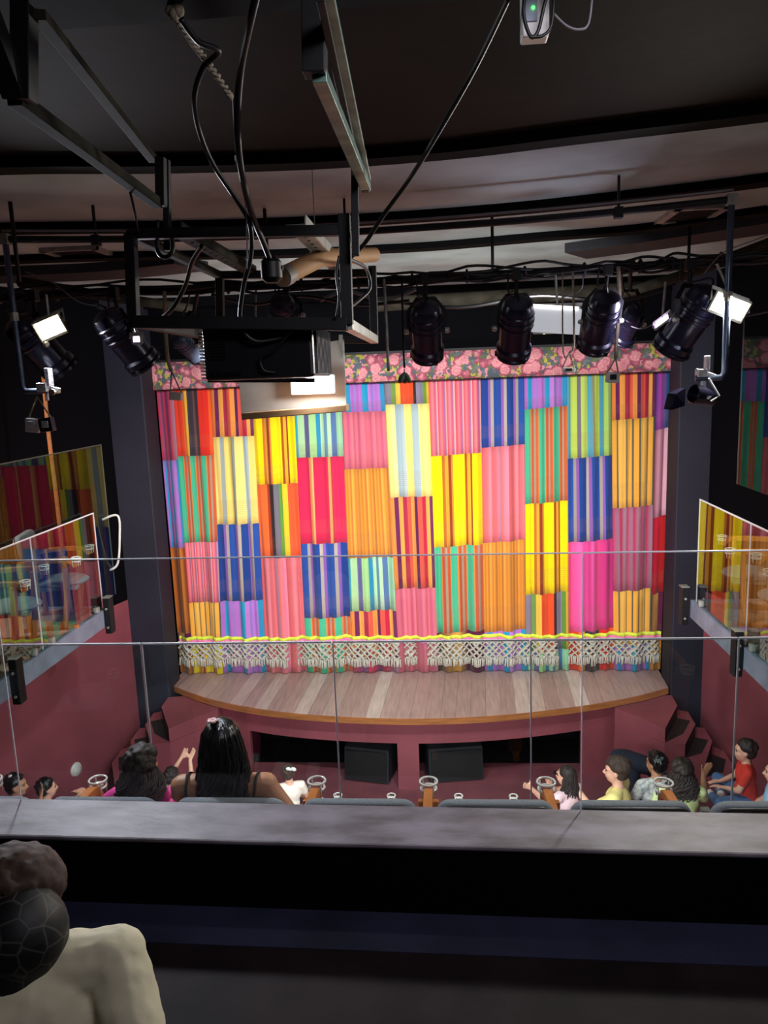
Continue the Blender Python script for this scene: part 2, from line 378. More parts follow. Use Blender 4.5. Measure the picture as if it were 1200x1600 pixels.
# stairs at both ends of the stage
T = [(2.781, 9.008), (2.949, 8.838), (3.120, 8.745), (3.273, 8.496)]; Pn = [(2.469, 8.375), (2.673, 8.328), (2.861, 8.206), (3.087, 8.136)]
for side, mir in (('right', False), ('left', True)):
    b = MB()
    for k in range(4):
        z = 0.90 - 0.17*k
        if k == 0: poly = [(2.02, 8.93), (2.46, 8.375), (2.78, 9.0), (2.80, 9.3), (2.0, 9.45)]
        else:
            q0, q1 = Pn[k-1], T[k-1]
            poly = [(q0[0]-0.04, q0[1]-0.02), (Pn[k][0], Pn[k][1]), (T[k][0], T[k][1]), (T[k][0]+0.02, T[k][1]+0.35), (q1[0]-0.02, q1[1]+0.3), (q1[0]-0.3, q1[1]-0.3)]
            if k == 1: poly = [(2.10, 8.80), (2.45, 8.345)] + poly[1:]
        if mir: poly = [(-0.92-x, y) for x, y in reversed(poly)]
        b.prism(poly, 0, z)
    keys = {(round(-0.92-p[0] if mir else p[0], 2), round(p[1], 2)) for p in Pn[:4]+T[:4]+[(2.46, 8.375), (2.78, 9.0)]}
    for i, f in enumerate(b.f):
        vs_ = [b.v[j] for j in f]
        if len(f) == 4 and all((round(v[0], 2), round(v[1], 2)) in keys for v in vs_): b.m[i] = 1  # riser faces coloured dark for the shade on them
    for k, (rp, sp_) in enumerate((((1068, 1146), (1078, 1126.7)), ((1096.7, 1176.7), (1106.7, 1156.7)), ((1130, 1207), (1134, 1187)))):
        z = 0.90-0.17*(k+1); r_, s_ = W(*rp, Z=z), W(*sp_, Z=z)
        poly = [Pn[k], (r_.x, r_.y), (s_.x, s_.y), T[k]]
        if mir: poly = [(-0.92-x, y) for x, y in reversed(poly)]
        b.prism(poly, z, z+0.004, 1)  # thin dark sheet painted in for shade on the tread
    struct(b.build('stairs_' + side, [M_maroon, mat('stair_shade_' + side, '#24161a', 0.8)]))

# ------------------------------------------------------------------ balconies, ledge, gallery floor
def sk(y): return lambda x: y - 0.022*(x+0.25)
def ledge_poly(y0, y1, x0=-5.4, x1=4.4): return [(x0, sk(y0)(x0)), (x1, sk(y0)(x1)), (x1, sk(y1)(x1)), (x0, sk(y1)(x0))]
b = MB(); b.prism(ledge_poly(2.345, 2.59), 3.376, 3.394); b.v = [(x, y, z) for x, y, z in b.v]
struct(b.build('ledge_cap', M_ledge, bevel=0.008))
struct(MB().prism(ledge_poly(2.352, 2.57), 2.3, 3.376).build('wall_parapet', M_void))
struct(MB().prism([(-5.5, -2.2), (4.5, -2.2)] + list(reversed(ledge_poly(2.36, 2.36)[:2])), 2.95, 3.13).build('floor_gallery', M_floor))
struct(MB().prism(ledge_poly(2.17, 2.352), 3.125, 3.133).build('trim_9', M_bluespill))  # strip painted blue for the light falling behind the ledge
struct(MB().prism([(XL, 2.5), (XR, 2.5), (XR, 4.25), (XL, 4.25)], 2.10, 2.30).build('floor_balcony', M_blkpaint))
# side balcony slabs with their steel edge beams
for side, xf, wall, e in (('left', XL, [(-4.70, 7.48), (-5.5, 4.5), (-5.5, 2.5)], 7.48), ('right', XR, [(3.58, 7.42), (4.5, 4.5), (4.5, 2.5)], 7.42)):
    s = 1 if xf > 0 else -1
    poly = [(xf+s*0.06, 2.5), (xf+s*0.06, e)] + wall
    if s > 0: poly = list(reversed(poly))
    struct(MB().prism(poly, 2.56, 2.69).build('floor_' + side, M_beige))
    b = MB(); b.span((xf, 2.5, 2.52), (xf+s*0.06, e, 2.70)); b.span((xf, e, 2.52), (xf+s*0.95, e+0.05, 2.70))
    struct(b.build('trim_1%d' % (0 if s < 0 else 1), M_beamgrey, bevel=0.004))

# glass: each pane a thing with its lit edge
def pane(label, a, b_, z0, z1, group, m=M_glass, axis='x', t=0.012, cat='glass panel', clips=True, em=None):
    """pane between plan points a and b_"""
    a = Vector((a[0], a[1], 0)); b_ = Vector((b_[0], b_[1], 0)); d = (b_-a).normalized(); n = Vector((-d.y, d.x, 0))*t/2
    L = (b_-a).length; c = (a+b_)/2
    th = thing('glass_panel', label, cat, (c.x, c.y, z0), group)
    g = MB(); p = [a-n, b_-n, b_+n, a+n]; g.prism([(q.x, q.y) for q in p], z0, z1); g.build('pane', m, th)
    e = MB(); up = Vector((0, 0, 1)); r = t*0.55
    e.bar(a+up*(z1+r), b_+up*(z1+r), t*1.1, t*0.8); e.build('polished_edge', em or M_edge, th)
    e = MB(); e.bar(a+up*z0, a+up*z1, t*0.9, t*0.7); e.build('side_edge', em or M_edge, th)
    if clips:
        for q in (0.12, 0.88):
            k = a + (b_-a)*q; cl = MB(); cl.box((k.x, k.y, z0+0.03), (0.05, 0.05, 0.06)); cl.build('clip', M_zinc, th, bevel=0.004)
    return th
nx = [W(-880, 960, Y=2.6).x, W(30, 1255, Y=2.6).x, W(903, 1265, Y=2.6).x, W(903, 1265, Y=2.6).x + 1.9]
nx[0] = nx[1]-1.9
for k, lab in enumerate(('tall clear glass panel on the grey ledge at the far left edge', 'wide middle clear glass panel standing on the grey ledge', 'clear glass panel on the grey ledge right of its long joint')):
    pane(lab, (nx[k]+0.004, sk(2.578)(nx[k])), (nx[k+1]-0.004, sk(2.578)(nx[k+1])), 3.396, 4.345, 'glass panels on the grey ledge', M_glass_near, clips=False, t=0.005)
fx = [W(x, 1005, Y=4.2).x for x in (-95, 220, 519, 828, 1153)]; fx = [XL+0.02] + fx[1:] + [XR-0.02]
fl = ['left end', 'second from left', 'middle', 'second from right', 'right end']
for k in range(5):
    pane('low glass rail panel of the front balcony, ' + fl[k], (fx[k]+0.004, 4.2), (fx[k+1]-0.004, 4.2), 2.36, 3.452, 'front balcony rail panels')
struct(MB().span((XL, 4.15, 2.30), (XR, 4.25, 2.36)).build('trim_12', M_blkpaint))
for side, xf, e, s in (('left', XL, 7.42, -1), ('right', XR, 7.38, 1)):
    ys = [e, e-1.22, e-2.44, 4.22]
    for k in range(3):
        pane('side glass rail panel on the %s balcony, %s' % (side, ('nearest the stage', 'in the middle', 'nearest the front balcony')[k]),
             (xf+s*0.03, ys[k]), (xf+s*0.03, ys[k+1]+0.01), 2.702, 3.71, 'side balcony rail panels', M_glass_side)
# tall inner screens above the rails
pane('tall glass screen behind the left balcony rail', (XL-0.10, 7.9), (XL-0.10, 4.4), 2.72, 4.37, None, M_glass_tall, clips=False, em=M_edged)
pane('tall glass screen above the right balcony rail', (XR+0.13, 6.75), (XR+0.13, 4.4), 3.95, 5.35, None, M_glass_tall, clips=False, em=M_edged)
# black brackets on the beams
for lab, x, y in (('black steel bracket on the left balcony beam, nearer one', XL+0.04, 5.65), ('black steel bracket at the stage end of the left balcony beam', XL+0.04, 7.40),
                  ('black steel bracket on the right balcony beam, nearer one', XR-0.04, 6.15), ('black steel bracket at the stage end of the right balcony beam', XR-0.06, 7.48)):
    t = thing('rail_bracket', lab, 'bracket', (x, y, 2.45), 'steel brackets holding the balcony glass')
    MB().span((x-0.035, y-0.05, 2.45), (x+0.035, y+0.05, 2.83)).build('plate', M_blk, t, bevel=0.006)
    b = MB(); b.box((x, y, 2.836), (0.075, 0.10, 0.006)); b.build('cap', M_zinc, t)
    b = MB()
    for zz in (2.52, 2.72): b.lathe([(0.012, 0), (0.012, 0.012), (0.006, 0.014)], 8, Matrix.Translation((x, y-0.052, zz)) @ Matrix.Rotation(math.pi/2, 4, 'X'))
    b.split('bolt', M_zinc, t)

# ------------------------------------------------------------------ seats
def rrect(w, z0, z1, r, n=6, sag=0.0):
    pts = []
    for cx, cz, a0 in ((w/2-r, z0+r*0.5, -90), (w/2-r, z1-r, 0), (-w/2+r, z1-r, 90), (-w/2+r, z0+r*0.5, 180)):
        rr = r if cz > (z0+z1)/2 else r*0.5
        for i in range(n+1):
            a = math.radians(a0+90*i/n); pts.append((cx+(rr if rr == r else rr)*math.cos(a), cz+rr*math.sin(a)))
    return pts
def slab(poly, y0, y1, lean=0.0, curve=0.0, w=0.5, zb=0.45):
    """a rounded plate standing in x-z, leaning back and curved in plan, with softened edges"""
    b = MB(); n = len(poly); lay = [(y0, 0.94), (y0+(y1-y0)*0.2, 1.0), (y0+(y1-y0)*0.8, 1.0), (y1, 0.94)]
    cx = 0; cz = sum(p[1] for p in poly)/n; vs = []
    for y, s in lay:
        for x, z in poly:
            x2 = cx+(x-cx)*s; z2 = cz+(z-cz)*(0.5+0.5*s)
            vs.append((x2, y-lean*(z2-zb)+curve*(x2/w*2)**2, z2))
    fs = [(i*n+k, i*n+(k+1) % n, (i+1)*n+(k+1) % n, (i+1)*n+k) for i in range(3) for k in range(n)]
    fs += [tuple(reversed(range(n))), tuple(range(3*n, 4*n))]
    b.add(vs, fs); return b
def seat_proto(label, group, top=0.912, lod=0):
    t = thing('theatre_seat', label, 'seat', (0, 0, 0), group, world=False)
    slab(rrect(0.49, 0.44, top, 0.07), -0.055, 0.0, 0.12, 0.02).build('backrest', M_greyfab, t, True)
    slab(rrect(0.47, 0.40, top-0.025, 0.06), -0.075, -0.056, 0.12, 0.02).build('back_shell', M_wood, t, 'auto')
    e = MB(); pts = [(x, z) for x, z in rrect(0.485, 0.43, top-0.012, 0.068)]
    e.tube([(x, -0.057-0.12*(z-0.45)+0.02*(x/0.25)**2, z) for x, z in pts] + [(pts[0][0], -0.057-0.12*(pts[0][1]-0.45)+0.02*(pts[0][0]/0.25)**2, pts[0][1])], 0.007, 6)
    e.build('piping', M_darkwood, t, True)
    c = MB(); c.ell((0, 0.24, 0.42), (0.235, 0.25, 0.055), None, 20); c.span((-0.21, 0.03, 0.37), (0.21, 0.42, 0.41)); c.build('seat_cushion', M_greyfab, t, 'auto')
    for s in ((-1, 1) if lod else (1,)):
        a = MB(); x = s*0.28
        a.tube(smooth_path([(x, -0.07, 0.66), (x, 0.10, 0.68), (x, 0.34, 0.68), (x, 0.42, 0.66), (x, 0.45, 0.61)], 4), 0, 4, 0, True, (0.045, 0.045))
        a.tube([(x, 0.36, 0.66), (x, 0.34, 0.30), (x, 0.30, 0.03)], 0, 4, 0, True, (0.035, 0.10))
        a.tube([(x, -0.05, 0.66), (x, -0.03, 0.03)], 0, 4, 0, True, (0.035, 0.05))
        a.tube([(x, -0.08, 0.02), (x, 0.42, 0.02)], 0, 4, 0, True, (0.045, 0.04))
        ar = a.build('armrest', M_wood, t, bevel=0.006)
        r = MB()
        for zz, rad in ((0.70, 0.043), (0.665, 0.038)):
            r.tube([(x+rad*math.cos(q), 0.46+rad*math.sin(q), zz) for q in [math.pi*2*i/20 for i in range(21)]], 0.006, 6, 0, False)
        for q in range(4): r.tube([(x+0.043*math.cos(q*1.57+.7), 0.46+0.043*math.sin(q*1.57+.7), 0.70), (x+0.036*math.cos(q*1.57+.7), 0.46+0.036*math.sin(q*1.57+.7), 0.62)], 0.004, 5)
        r.build('cup_holder', M_ring, ar, True)
    return t
row = [(-2.07, 'grey upholstered seat in the balcony row at the left end'), (-1.51, 'grey upholstered seat behind the curly haired child in pink'), (-0.945, 'grey upholstered seat the long haired person in black straps sits in'),
       (-0.39, 'empty grey seat just right of the long haired person'), (0.18, 'empty grey seat in the middle of the balcony row'), (0.735, 'grey seat in front of the glass joint, right of the middle seat'),
       (1.30, 'grey upholstered seat at the right end of the balcony row'), (-2.63, 'grey upholstered seat outermost on the left of the balcony row')]
seat0 = None
for i, (x, lab) in enumerate(row):
    o = seat_proto(lab, 'grey seats of the balcony row') if i == 0 else copy_tree(seat0)
    if i == 0: seat0 = o
    o.location = (x, 3.0, 2.30); o['label'] = lab
# side balcony seats
side0 = None
for x, y, rz, lab in ((-4.02, 7.00, -1.35, 'wooden armed seat on the left balcony, nearest the stage'), (-4.05, 6.15, -1.35, 'wooden armed seat on the left balcony, second from the stage'), (-4.1, 5.35, -1.35, 'wooden armed seat on the left balcony, third from the stage'),
                      (2.98, 6.85, 1.35, 'wooden armed seat on the right balcony, nearest the stage'), (3.0, 6.1, 1.35, 'wooden armed seat on the right balcony, second from the stage')):
    if side0 is None: o = side0 = seat_proto(lab, 'wooden armed seats on the side balconies', 0.92, 1)
    else: o = copy_tree(side0)
    o.location = (x, y, 2.69); o.rotation_euler = (0, 0, rz); o['label'] = lab
# stalls seats
st0 = None
ST = [(-0.90, 6.80, 0, 'stalls seat left of the aisle, only its cup holder rings showing'), (0.355, 6.80, 0, 'stalls seat right of the aisle, only its cup holder rings showing'),
      (1.08, 6.62, 0.0, 'stalls seat under the person with the raised arm'), (1.68, 6.62, 0.0, 'stalls seat under the person in the yellow shirt'), (2.02, 6.95, 0.0, 'stalls seat under the person in the white shirt'), (2.06, 6.22, 0.0, 'stalls seat under the person in the pale green top'),
      (-4.30, 6.25, 0, 'stalls seat at the left wall under the person in light blue'), (-4.12, 6.85, 0, 'stalls seat on the left under the person in lilac'), (-2.85, 6.7, 0, 'stalls seat under the person lifting both hands'), (-1.63, 6.7, 0, 'stalls seat under the small child with the bow')]
for x, y, rz, lab in ST:
    if st0 is None: o = st0 = seat_proto(lab, 'seats in the stalls', 0.80, 1)
    else: o = copy_tree(st0)
    o.location = (x, y, 0.0); o.rotation_euler = (0, 0, rz); o['label'] = lab

# ------------------------------------------------------------------ the patchwork curtain
YC = 9.9
FAB = {
 'crimson_purple': [('#b8304c', 2), ('#8a5a8a', .7), ('#d83a58', 1.4), ('#6a3a6a', .6), ('#b02a48', 1.4), ('#a8788c', .5)],
 'red_orange': [('#d8402a', 2), ('#e8762c', .8), ('#e0b040', .5), ('#3e3a44', 1.6), ('#6b4a48', .8), ('#3e3a44', .8), ('#dc3226', 2.4), ('#e8602c', .9)],
 'maroon_multi': [('#e88a40', .8), ('#6a2858', .9), ('#e8a04c', 1), ('#a83048', .9), ('#e0604a', .8), ('#e89848', .9), ('#5a2450', .6), ('#d85848', 1), ('#c02848', .8), ('#e8a850', .8), ('#70305a', .7)],
 'yellow_grey': [('#efdc80', 1.4), ('#a5b3ac', .9), ('#f1da74', 1.6), ('#8f9788', .6), ('#f3e084', 1.7), ('#a9bcc0', 1.0), ('#efd878', 1.3)],
 'pale_blue_yellow': [('#e9dd7e', 1), ('#f0e69a', .8), ('#9fb6ba', 1.2), ('#b4c6c8', .6), ('#efe27e', 1.5), ('#a8bfc4', 1.3), ('#f2e68a', 1.6), ('#e8dc70', .6)],
 'blue': [('#26458f', 1.4), ('#8a62b4', .5), ('#aca498', .6), ('#2b509f', 1.5), ('#8f60b0', .5), ('#b2aa9e', .55), ('#24468f', 1.3), ('#8a5ca8', .5), ('#a09890', .5), ('#2c52a2', 1.2)],
 'teal_lilac': [('#2f93bf', .9), ('#b278cc', 1.3), ('#8f7ac4', .4), ('#c080d0', .7), ('#2a9cc4', 1.1), ('#b574c6', 1.3), ('#9a7cc8', .4), ('#b870c8', .6), ('#2c98c0', 1.0), ('#b070c4', .7)],
 'yellow': [('#f7de10', 2.0), ('#c07028', .5), ('#f0a838', .6), ('#8e4020', .5), ('#e88838', .4), ('#f8e014', 2.2), ('#a8541e', .5), ('#f2b032', .6), ('#93431f', .3), ('#f8de12', 1.8)],
 'orange_grey': [('#ee6c34', 2.0), ('#a03c20', .6), ('#33262a', .7), ('#74747e', .9), ('#5f9a3c', .7), ('#f2cf34', 1.0), ('#ea5f34', 2.0)],
 'grey_green_orange': [('#84808e', 1.2), ('#74984a', .8), ('#e8c44c', .9), ('#e0552e', 2.4), ('#3e2a26', .5), ('#87839a', 1.2), ('#6a963c', .7), ('#d8ac3c', .5)],
 'salmon': [('#c85c5e', 1.4), ('#e07074', 1), ('#ee8c98', .6), ('#c86468', 1.2), ('#ef7a82', 1), ('#a882a0', .4), ('#ee7468', 1.2), ('#e888a0', .8)],
 'mint_blue': [('#3aa0b4', .4), ('#a9d49c', 1.2), ('#69689a', .9), ('#a6d890', 1.2), ('#3192b8', .7), ('#b4deb0', .7), ('#5f8ea4', .5), ('#b8dcb4', .7), ('#5878a8', .9), ('#9cd0a4', 1.2)],
 'crimson': [('#d62a54', 2.6), ('#ef8e58', .5), ('#f0b070', .3), ('#d02a50', 3), ('#f09a62', .5), ('#b04038', .3), ('#dc2c58', 2.6)],
 'tan_orange': [('#eba23e', .6), ('#c07a2c', .35), ('#e89a3a', .5), ('#b86e34', .3), ('#edaa48', .7), ('#c88032', .3), ('#e6963a', .5), ('#b87838', .3)],
 'rose': [('#c75f76', .8), ('#d8727e', .8), ('#bf5a78', .6), ('#da7886', .7)],
 'pink_red': [('#e23c58', .9), ('#f08e92', .5), ('#d85a74', .4), ('#9a6a9c', .35), ('#e8b0a8', .25)],
 'green_orange': [('#4bb88e', 1.6), ('#e08a40', .3), ('#c25a3c', .6), ('#a8957c', .5), ('#cc623e', .6), ('#e08a40', .2)],
 'lime_teal': [('#5fa8b4', .6), ('#b9d65a', 1.3), ('#77707e', .7), ('#bcd868', 1.2), ('#58a4b8', 1), ('#8e8c60', .4), ('#b8d45a', .9), ('#4f9cb4', .9), ('#a4cc60', .8), ('#8aa868', .8)],
 'hot_pink': [('#e84a7c', 2.0), ('#f268b4', 1.8), ('#d04088', .5), ('#f062aa', .8), ('#e84c8c', 2), ('#c43880', 1)],
 'crimson_grey': [('#c83458', 1.2), ('#9a7890', .5), ('#b42c50', .9), ('#a88094', .5)],
 'mustard': [('#efae44', 1.0), ('#6c6a52', .35), ('#f2bc58', 1.4), ('#8a7a50', .35), ('#eeb04a', 1.0), ('#5e6250', .35)],
 'navy_magenta': [('#242a62', 1), ('#b04cae', 1.6), ('#1f4f7c', .8)],
 'pale_pink': [('#5c1c2c', 1), ('#e2a4b8', .8), ('#8a4a60', .3), ('#e6b0c0', .9)],
 'red': [('#7c1828', .9), ('#d8243c', 1.4), ('#a8201e', .5)],
 'brown_orange': [('#c2702a', 1), ('#a3541f', .5), ('#cc8036', 1), ('#8a4420', .5)],
 'dark_multi': [('#3a1c30', 1), ('#d8a04a', .4), ('#5a2040', .8)],
}
def fabric(name, cols, reps):
    m = bpy.data.materials.new('cloth_' + name); m.use_nodes = True; nt = m.node_tree; b = nt.nodes['Principled BSDF']
    b.inputs['Roughness'].default_value = 0.85; b.inputs['Specular IOR Level'].default_value = 0.15; b.inputs['Sheen Weight'].default_value = 0.15
    uv = nt.nodes.new('ShaderNodeUVMap'); uv.uv_map = 'UVMap'; s = nt.nodes.new('ShaderNodeSeparateXYZ'); nt.links.new(uv.outputs[0], s.inputs[0])
    mu = nt.nodes.new('ShaderNodeMath'); mu.operation = 'MULTIPLY'; mu.inputs[1].default_value = reps; nt.links.new(s.outputs[0], mu.inputs[0])
    fr = nt.nodes.new('ShaderNodeMath'); fr.operation = 'FRACT'; nt.links.new(mu.outputs[0], fr.inputs[0])
    r = nt.nodes.new('ShaderNodeValToRGB'); r.color_ramp.interpolation = 'CONSTANT' if len(cols) > 5 else 'LINEAR'
    if name in ('rose', 'crimson_grey', 'salmon', 'pink_red', 'hot_pink', 'tan_orange', 'crimson_purple'): r.color_ramp.interpolation = 'LINEAR'
    tot = sum(w for _, w in cols); p = 0; e = r.color_ramp.elements
    for i, (c, w) in enumerate(cols):
        q = e[i] if i < 2 else e.new(p/tot)
        q.position = p/tot; q.color = lin(c); p += w
    nt.links.new(fr.outputs[0], r.inputs[0])
    # woven cross bands near the lower end of every cloth, and fine weft
    wv = nt.nodes.new('ShaderNodeTexWave'); wv.wave_type = 'BANDS'; wv.bands_direction = 'Y'; wv.inputs['Scale'].default_value = 14; wv.inputs['Distortion'].default_value = 0
    nt.links.new(uv.outputs[0], wv.inputs[0])
    rr = nt.nodes.new('ShaderNodeValToRGB'); rr.color_ramp.interpolation = 'CONSTANT'; ee = rr.color_ramp.elements
    ee[0].color = (0, 0, 0, 1); ee[1].position = 0.12; ee[1].color = (1, 1, 1, 1); q = ee.new(0.28); q.color = (0, 0, 0, 1)
    nt.links.new(s.outputs[1], rr.inputs[0])
    mm = nt.nodes.new('ShaderNodeMath'); mm.operation = 'MULTIPLY'; nt.links.new(wv.outputs[1], mm.inputs[0]); nt.links.new(rr.outputs[0], mm.inputs[1])
    m3 = nt.nodes.new('ShaderNodeMath'); m3.operation = 'MULTIPLY'; m3.inputs[1].default_value = 0.22; nt.links.new(mm.outputs[0], m3.inputs[0])
    mx = nt.nodes.new('ShaderNodeMix'); mx.data_type = 'RGBA'; nt.links.new(m3.outputs[0], mx.inputs[0]); nt.links.new(r.outputs[0], mx.inputs[6]); mx.inputs[7].default_value = lin('#8a6a50')
    nt.links.new(mx.outputs[2], b.inputs['Base Color'])
    return m
REPS = {'crimson_grey': 3, 'salmon': 1.6, 'tan_orange': 3, 'rose': 4, 'pink_red': 6, 'green_orange': 3, 'mustard': 2, 'brown_orange': 2, 'crimson_purple': 1.0}
FM = {k: fabric(k, v, REPS.get(k, 1)) for k, v in FAB.items()}
FK = list(FM); 
# column: (left px at y600, left px at y1000, [(fabric, lower edge y), ...])
COLS = [
 (243, 277, [('crimson_purple', 720), ('teal_lilac', 857), ('brown_orange', 990), ('dark_multi', 1014), ('brown_orange', 1060)]),
 (270, 300, [('red_orange', 713), ('green_orange', 848), ('pink_red', 942), ('mustard', 1010), ('yellow', 1060)]),
 (328, 347, [('maroon_multi', 683), ('yellow_grey', 820), ('blue', 940), ('teal_lilac', 1060)]),
 (392, 413, [('crimson_purple', 652), ('yellow', 757), ('orange_grey', 872), ('salmon', 1060)]),
 (458, 477, [('rose', 640), ('mint_blue', 715), ('crimson', 850), ('blue', 966), ('green_orange', 1060)]),
 (533, 549, [('teal_lilac', 644), ('rose', 733), ('tan_orange', 872), ('mint_blue', 955), ('maroon_multi', 1030), ('crimson_purple', 1060)]),
 (600, 622, [('grey_green_orange', 632), ('pale_blue_yellow', 777), ('maroon_multi', 920), ('rose', 1060)]),
 (670, 683, [('pink_red', 713), ('yellow', 856), ('green_orange', 990), ('dark_multi', 1060)]),
 (751, 757, [('blue', 700), ('salmon', 849), ('tan_orange', 989), ('teal_lilac', 1060)]),
 (819, 822, [('teal_lilac', 640), ('green_orange', 788), ('yellow', 930), ('grey_green_orange', 1020), ('mint_blue', 1060)]),
 (886, 889, [('lime_teal', 717), ('blue', 848), ('hot_pink', 988), ('red_orange', 1060)]),
 (956, 960, [('maroon_multi', 657), ('mustard', 795), ('crimson_grey', 925), ('mustard', 1010), ('teal_lilac', 1060)]),
 (1025, 1017, [('navy_magenta', 673), ('pale_pink', 810), ('red', 930), ('dark_multi', 1000), ('tan_orange', 1060)]),
 (1049, 1034, None)]
ZT, ZB = 5.02, 1.00
def xa(px0, px1, z):
    a = W(px0, 600, Y=YC); c = W(px1, 1000, Y=YC); t = (a.z-z)/(a.z-c.z)
    return a.x + (c.x-a.x)*t
def fold(x, z):
    k = min(1.0, 0.45 + 0.55*(ZT-z)/3.0)
    s = math.sin(x*33 + 1.7*math.sin(x*3.1+1) + 0.25*math.sin(z*1.3+x*2))
    s2 = math.sin(x*14.0 + 2.2*math.sin(x*1.7) + 0.5)
    s3 = math.sin(x*71 + 3*math.sin(x*5.3))
    return -(0.026*k*s + 0.030*k*s2 + 0.007*s3)
b = MB(); UV = []
for ci in range(len(COLS)-1):
    l0, l1, pt = COLS[ci]; r0, r1, _ = COLS[ci+1]
    pm = (l0+r0+l1+r1)/4; ztop = ZT; wid = xa(r0, r1, 3)-xa(l0, l1, 3); nx_ = max(6, int(wid/0.014))
    for fi, (fb, yb) in enumerate(pt):
        zl = ZB if fi == len(pt)-1 else W((l0+l1)/2, yb, Y=YC).z; zr = ZB if fi == len(pt)-1 else W((r0+r1)/2, yb + (-6 if ci > 6 else -2), Y=YC).z
        if fi == 0: tl = tr = ztop
        ny = max(2, int((tl-zl)/0.16)); base = len(b.v)
        flip = (ci*3+fi) % 2 == 1 and FAB[fb][0] is not None and fb in ('blue', 'teal_lilac')
        for j in range(ny+1):
            for i in range(nx_+1):
                u = i/nx_; zt_ = tl+(tr-tl)*u; zb_ = zl+(zr-zl)*u; z = zt_+(zb_-zt_)*j/ny
                x0 = xa(l0, l1, z); x1 = xa(r0, r1, z); x = x0+(x1-x0)*u
                b.v.append((x, YC+fold(x, z), z)); UV.append((1-u if flip else u, 1-j/ny))
        for j in range(ny):
            for i in range(nx_):
                a = base+j*(nx_+1)+i; b.f.append((a, a+nx_+1, a+nx_+2, a+1)); b.m.append(FK.index(fb))
        tl, tr = zl, zr
b.uv['UVMap'] = UV
cur = thing('stage_curtain', 'tall patchwork stage curtain of bright striped cloths with a netted cream fringe', 'curtain', (-0.5, YC, ZS))
cl = b.build('patchwork_cloth', [FM[k] for k in FK], cur, True)
sm = cl.modifiers.new('s', 'SOLIDIFY'); sm.thickness = 0.006; sm.offset = 1
# ribbons along the hem
def ribbon(name, z0, z1, m, dy=0.012):
    r = MB(); n = 420; x0, x1 = xa(243, 277, z0)+0.02, xa(1049, 1034, z0)-0.01
    for i in range(n+1):
        x = x0+(x1-x0)*i/n; y = YC+fold(x, z0)-dy; dz = 0.014*math.sin(x*3.2)+0.006*math.sin(x*21)+0.02*((x+0.5)/3.3)**2
        for z, o in ((z0, 0), (z1, 0), (z1, 0.008), (z0, 0.008)): r.v.append((x, y+o, z+dz*0.6))
    for i in range(n):
        for k in range(4): a = i*4+k; c = i*4+(k+1) % 4; r.f.append((a, a+4, c+4, c)); r.m.append(0)
    return r.build(name, m, cur, True)
M_lime = mat('lime_ribbon', '#d8f04a', 0.6, var=0.1, scale=30); M_pinkr = mat('pink_ribbon', '#e878b0', 0.6, var=0.1, scale=30)
M_cream = mat('cream_cotton', '#ddd0c4', 0.9, var=0.08, scale=40, bump=0.4, bscale=200)
ZR = 1.47
ribbon('lime_ribbon', ZR-0.005, ZR+0.045, M_lime); ribbon('pink_ribbon', ZR-0.055, ZR-0.005, M_pinkr, 0.014)
# netted fringe in five lengths with gaps between them
gaps = [(-3.62, -2.23), (-2.10, -0.60), (-0.57, -0.40), (-0.24, 1.44), (1.56, 2.64)]
gaps = [(xa(280, 280, 1.2), xa(452, 452, 1.2)), (xa(466, 466, 1.2), xa(626, 626, 1.2)), (xa(632, 632, 1.2), xa(652, 652, 1.2)), (xa(668, 668, 1.2), xa(872, 872, 1.2)), (xa(888, 888, 1.2), xa(1031, 1031, 1.2))]
for gi, (gx0, gx1) in enumerate(gaps):
    g = MB(); zt, zn, sp = ZR-0.045, ZR-0.285, 0.088
    def P(x, z, o=0.0):
        w = 0.05*((zt-z)/(zt-zn))**2 if gi else 0
        return Vector((x, YC+fold(x, z)-0.022-o, z+0.02*((x+0.5)/3.3)**2))
    n = int((gx1-gx0)/sp); 
    for sgn in (1, -1):
        k = -5
        while gx0+k*sp < gx1+5*sp:
            pts = []
            for j in range(9):
                z = zt+(zn-zt)*j/8; x = gx0+k*sp+sgn*(zt-z)*0.95
                inset = 0.05*(j/8)**0.5 if 0 < gi else 0.0
                if gx0+inset*0 <= x <= gx1: pts.append(P(x, z, 0.006 if sgn > 0 else 0.0))
                elif len(pts) > 1: break
                else: pts = []
            if len(pts) > 1: g.tube(pts, 0, 4, 0, True, (0.046, 0.014))
            k += 1
    g.tube([P(gx0+(gx1-gx0)*i/60, zt) for i in range(61)], 0, 4, 0, True, (0.014, 0.03))
    x = gx0+0.012
    while x < gx1:
        L = 0.075+0.03*random.random(); p = P(x, zn+0.015, 0.004); q = P(x+random.uniform(-.012, .012), zn-L, 0.012)
        g.tube([p, (p+q)/2+Vector((random.uniform(-.006, .006), -0.006, 0)), q], [0.015, 0.011, 0.016], 5); x += 0.026
    g.build('netted_fringe', M_cream, cur, True)

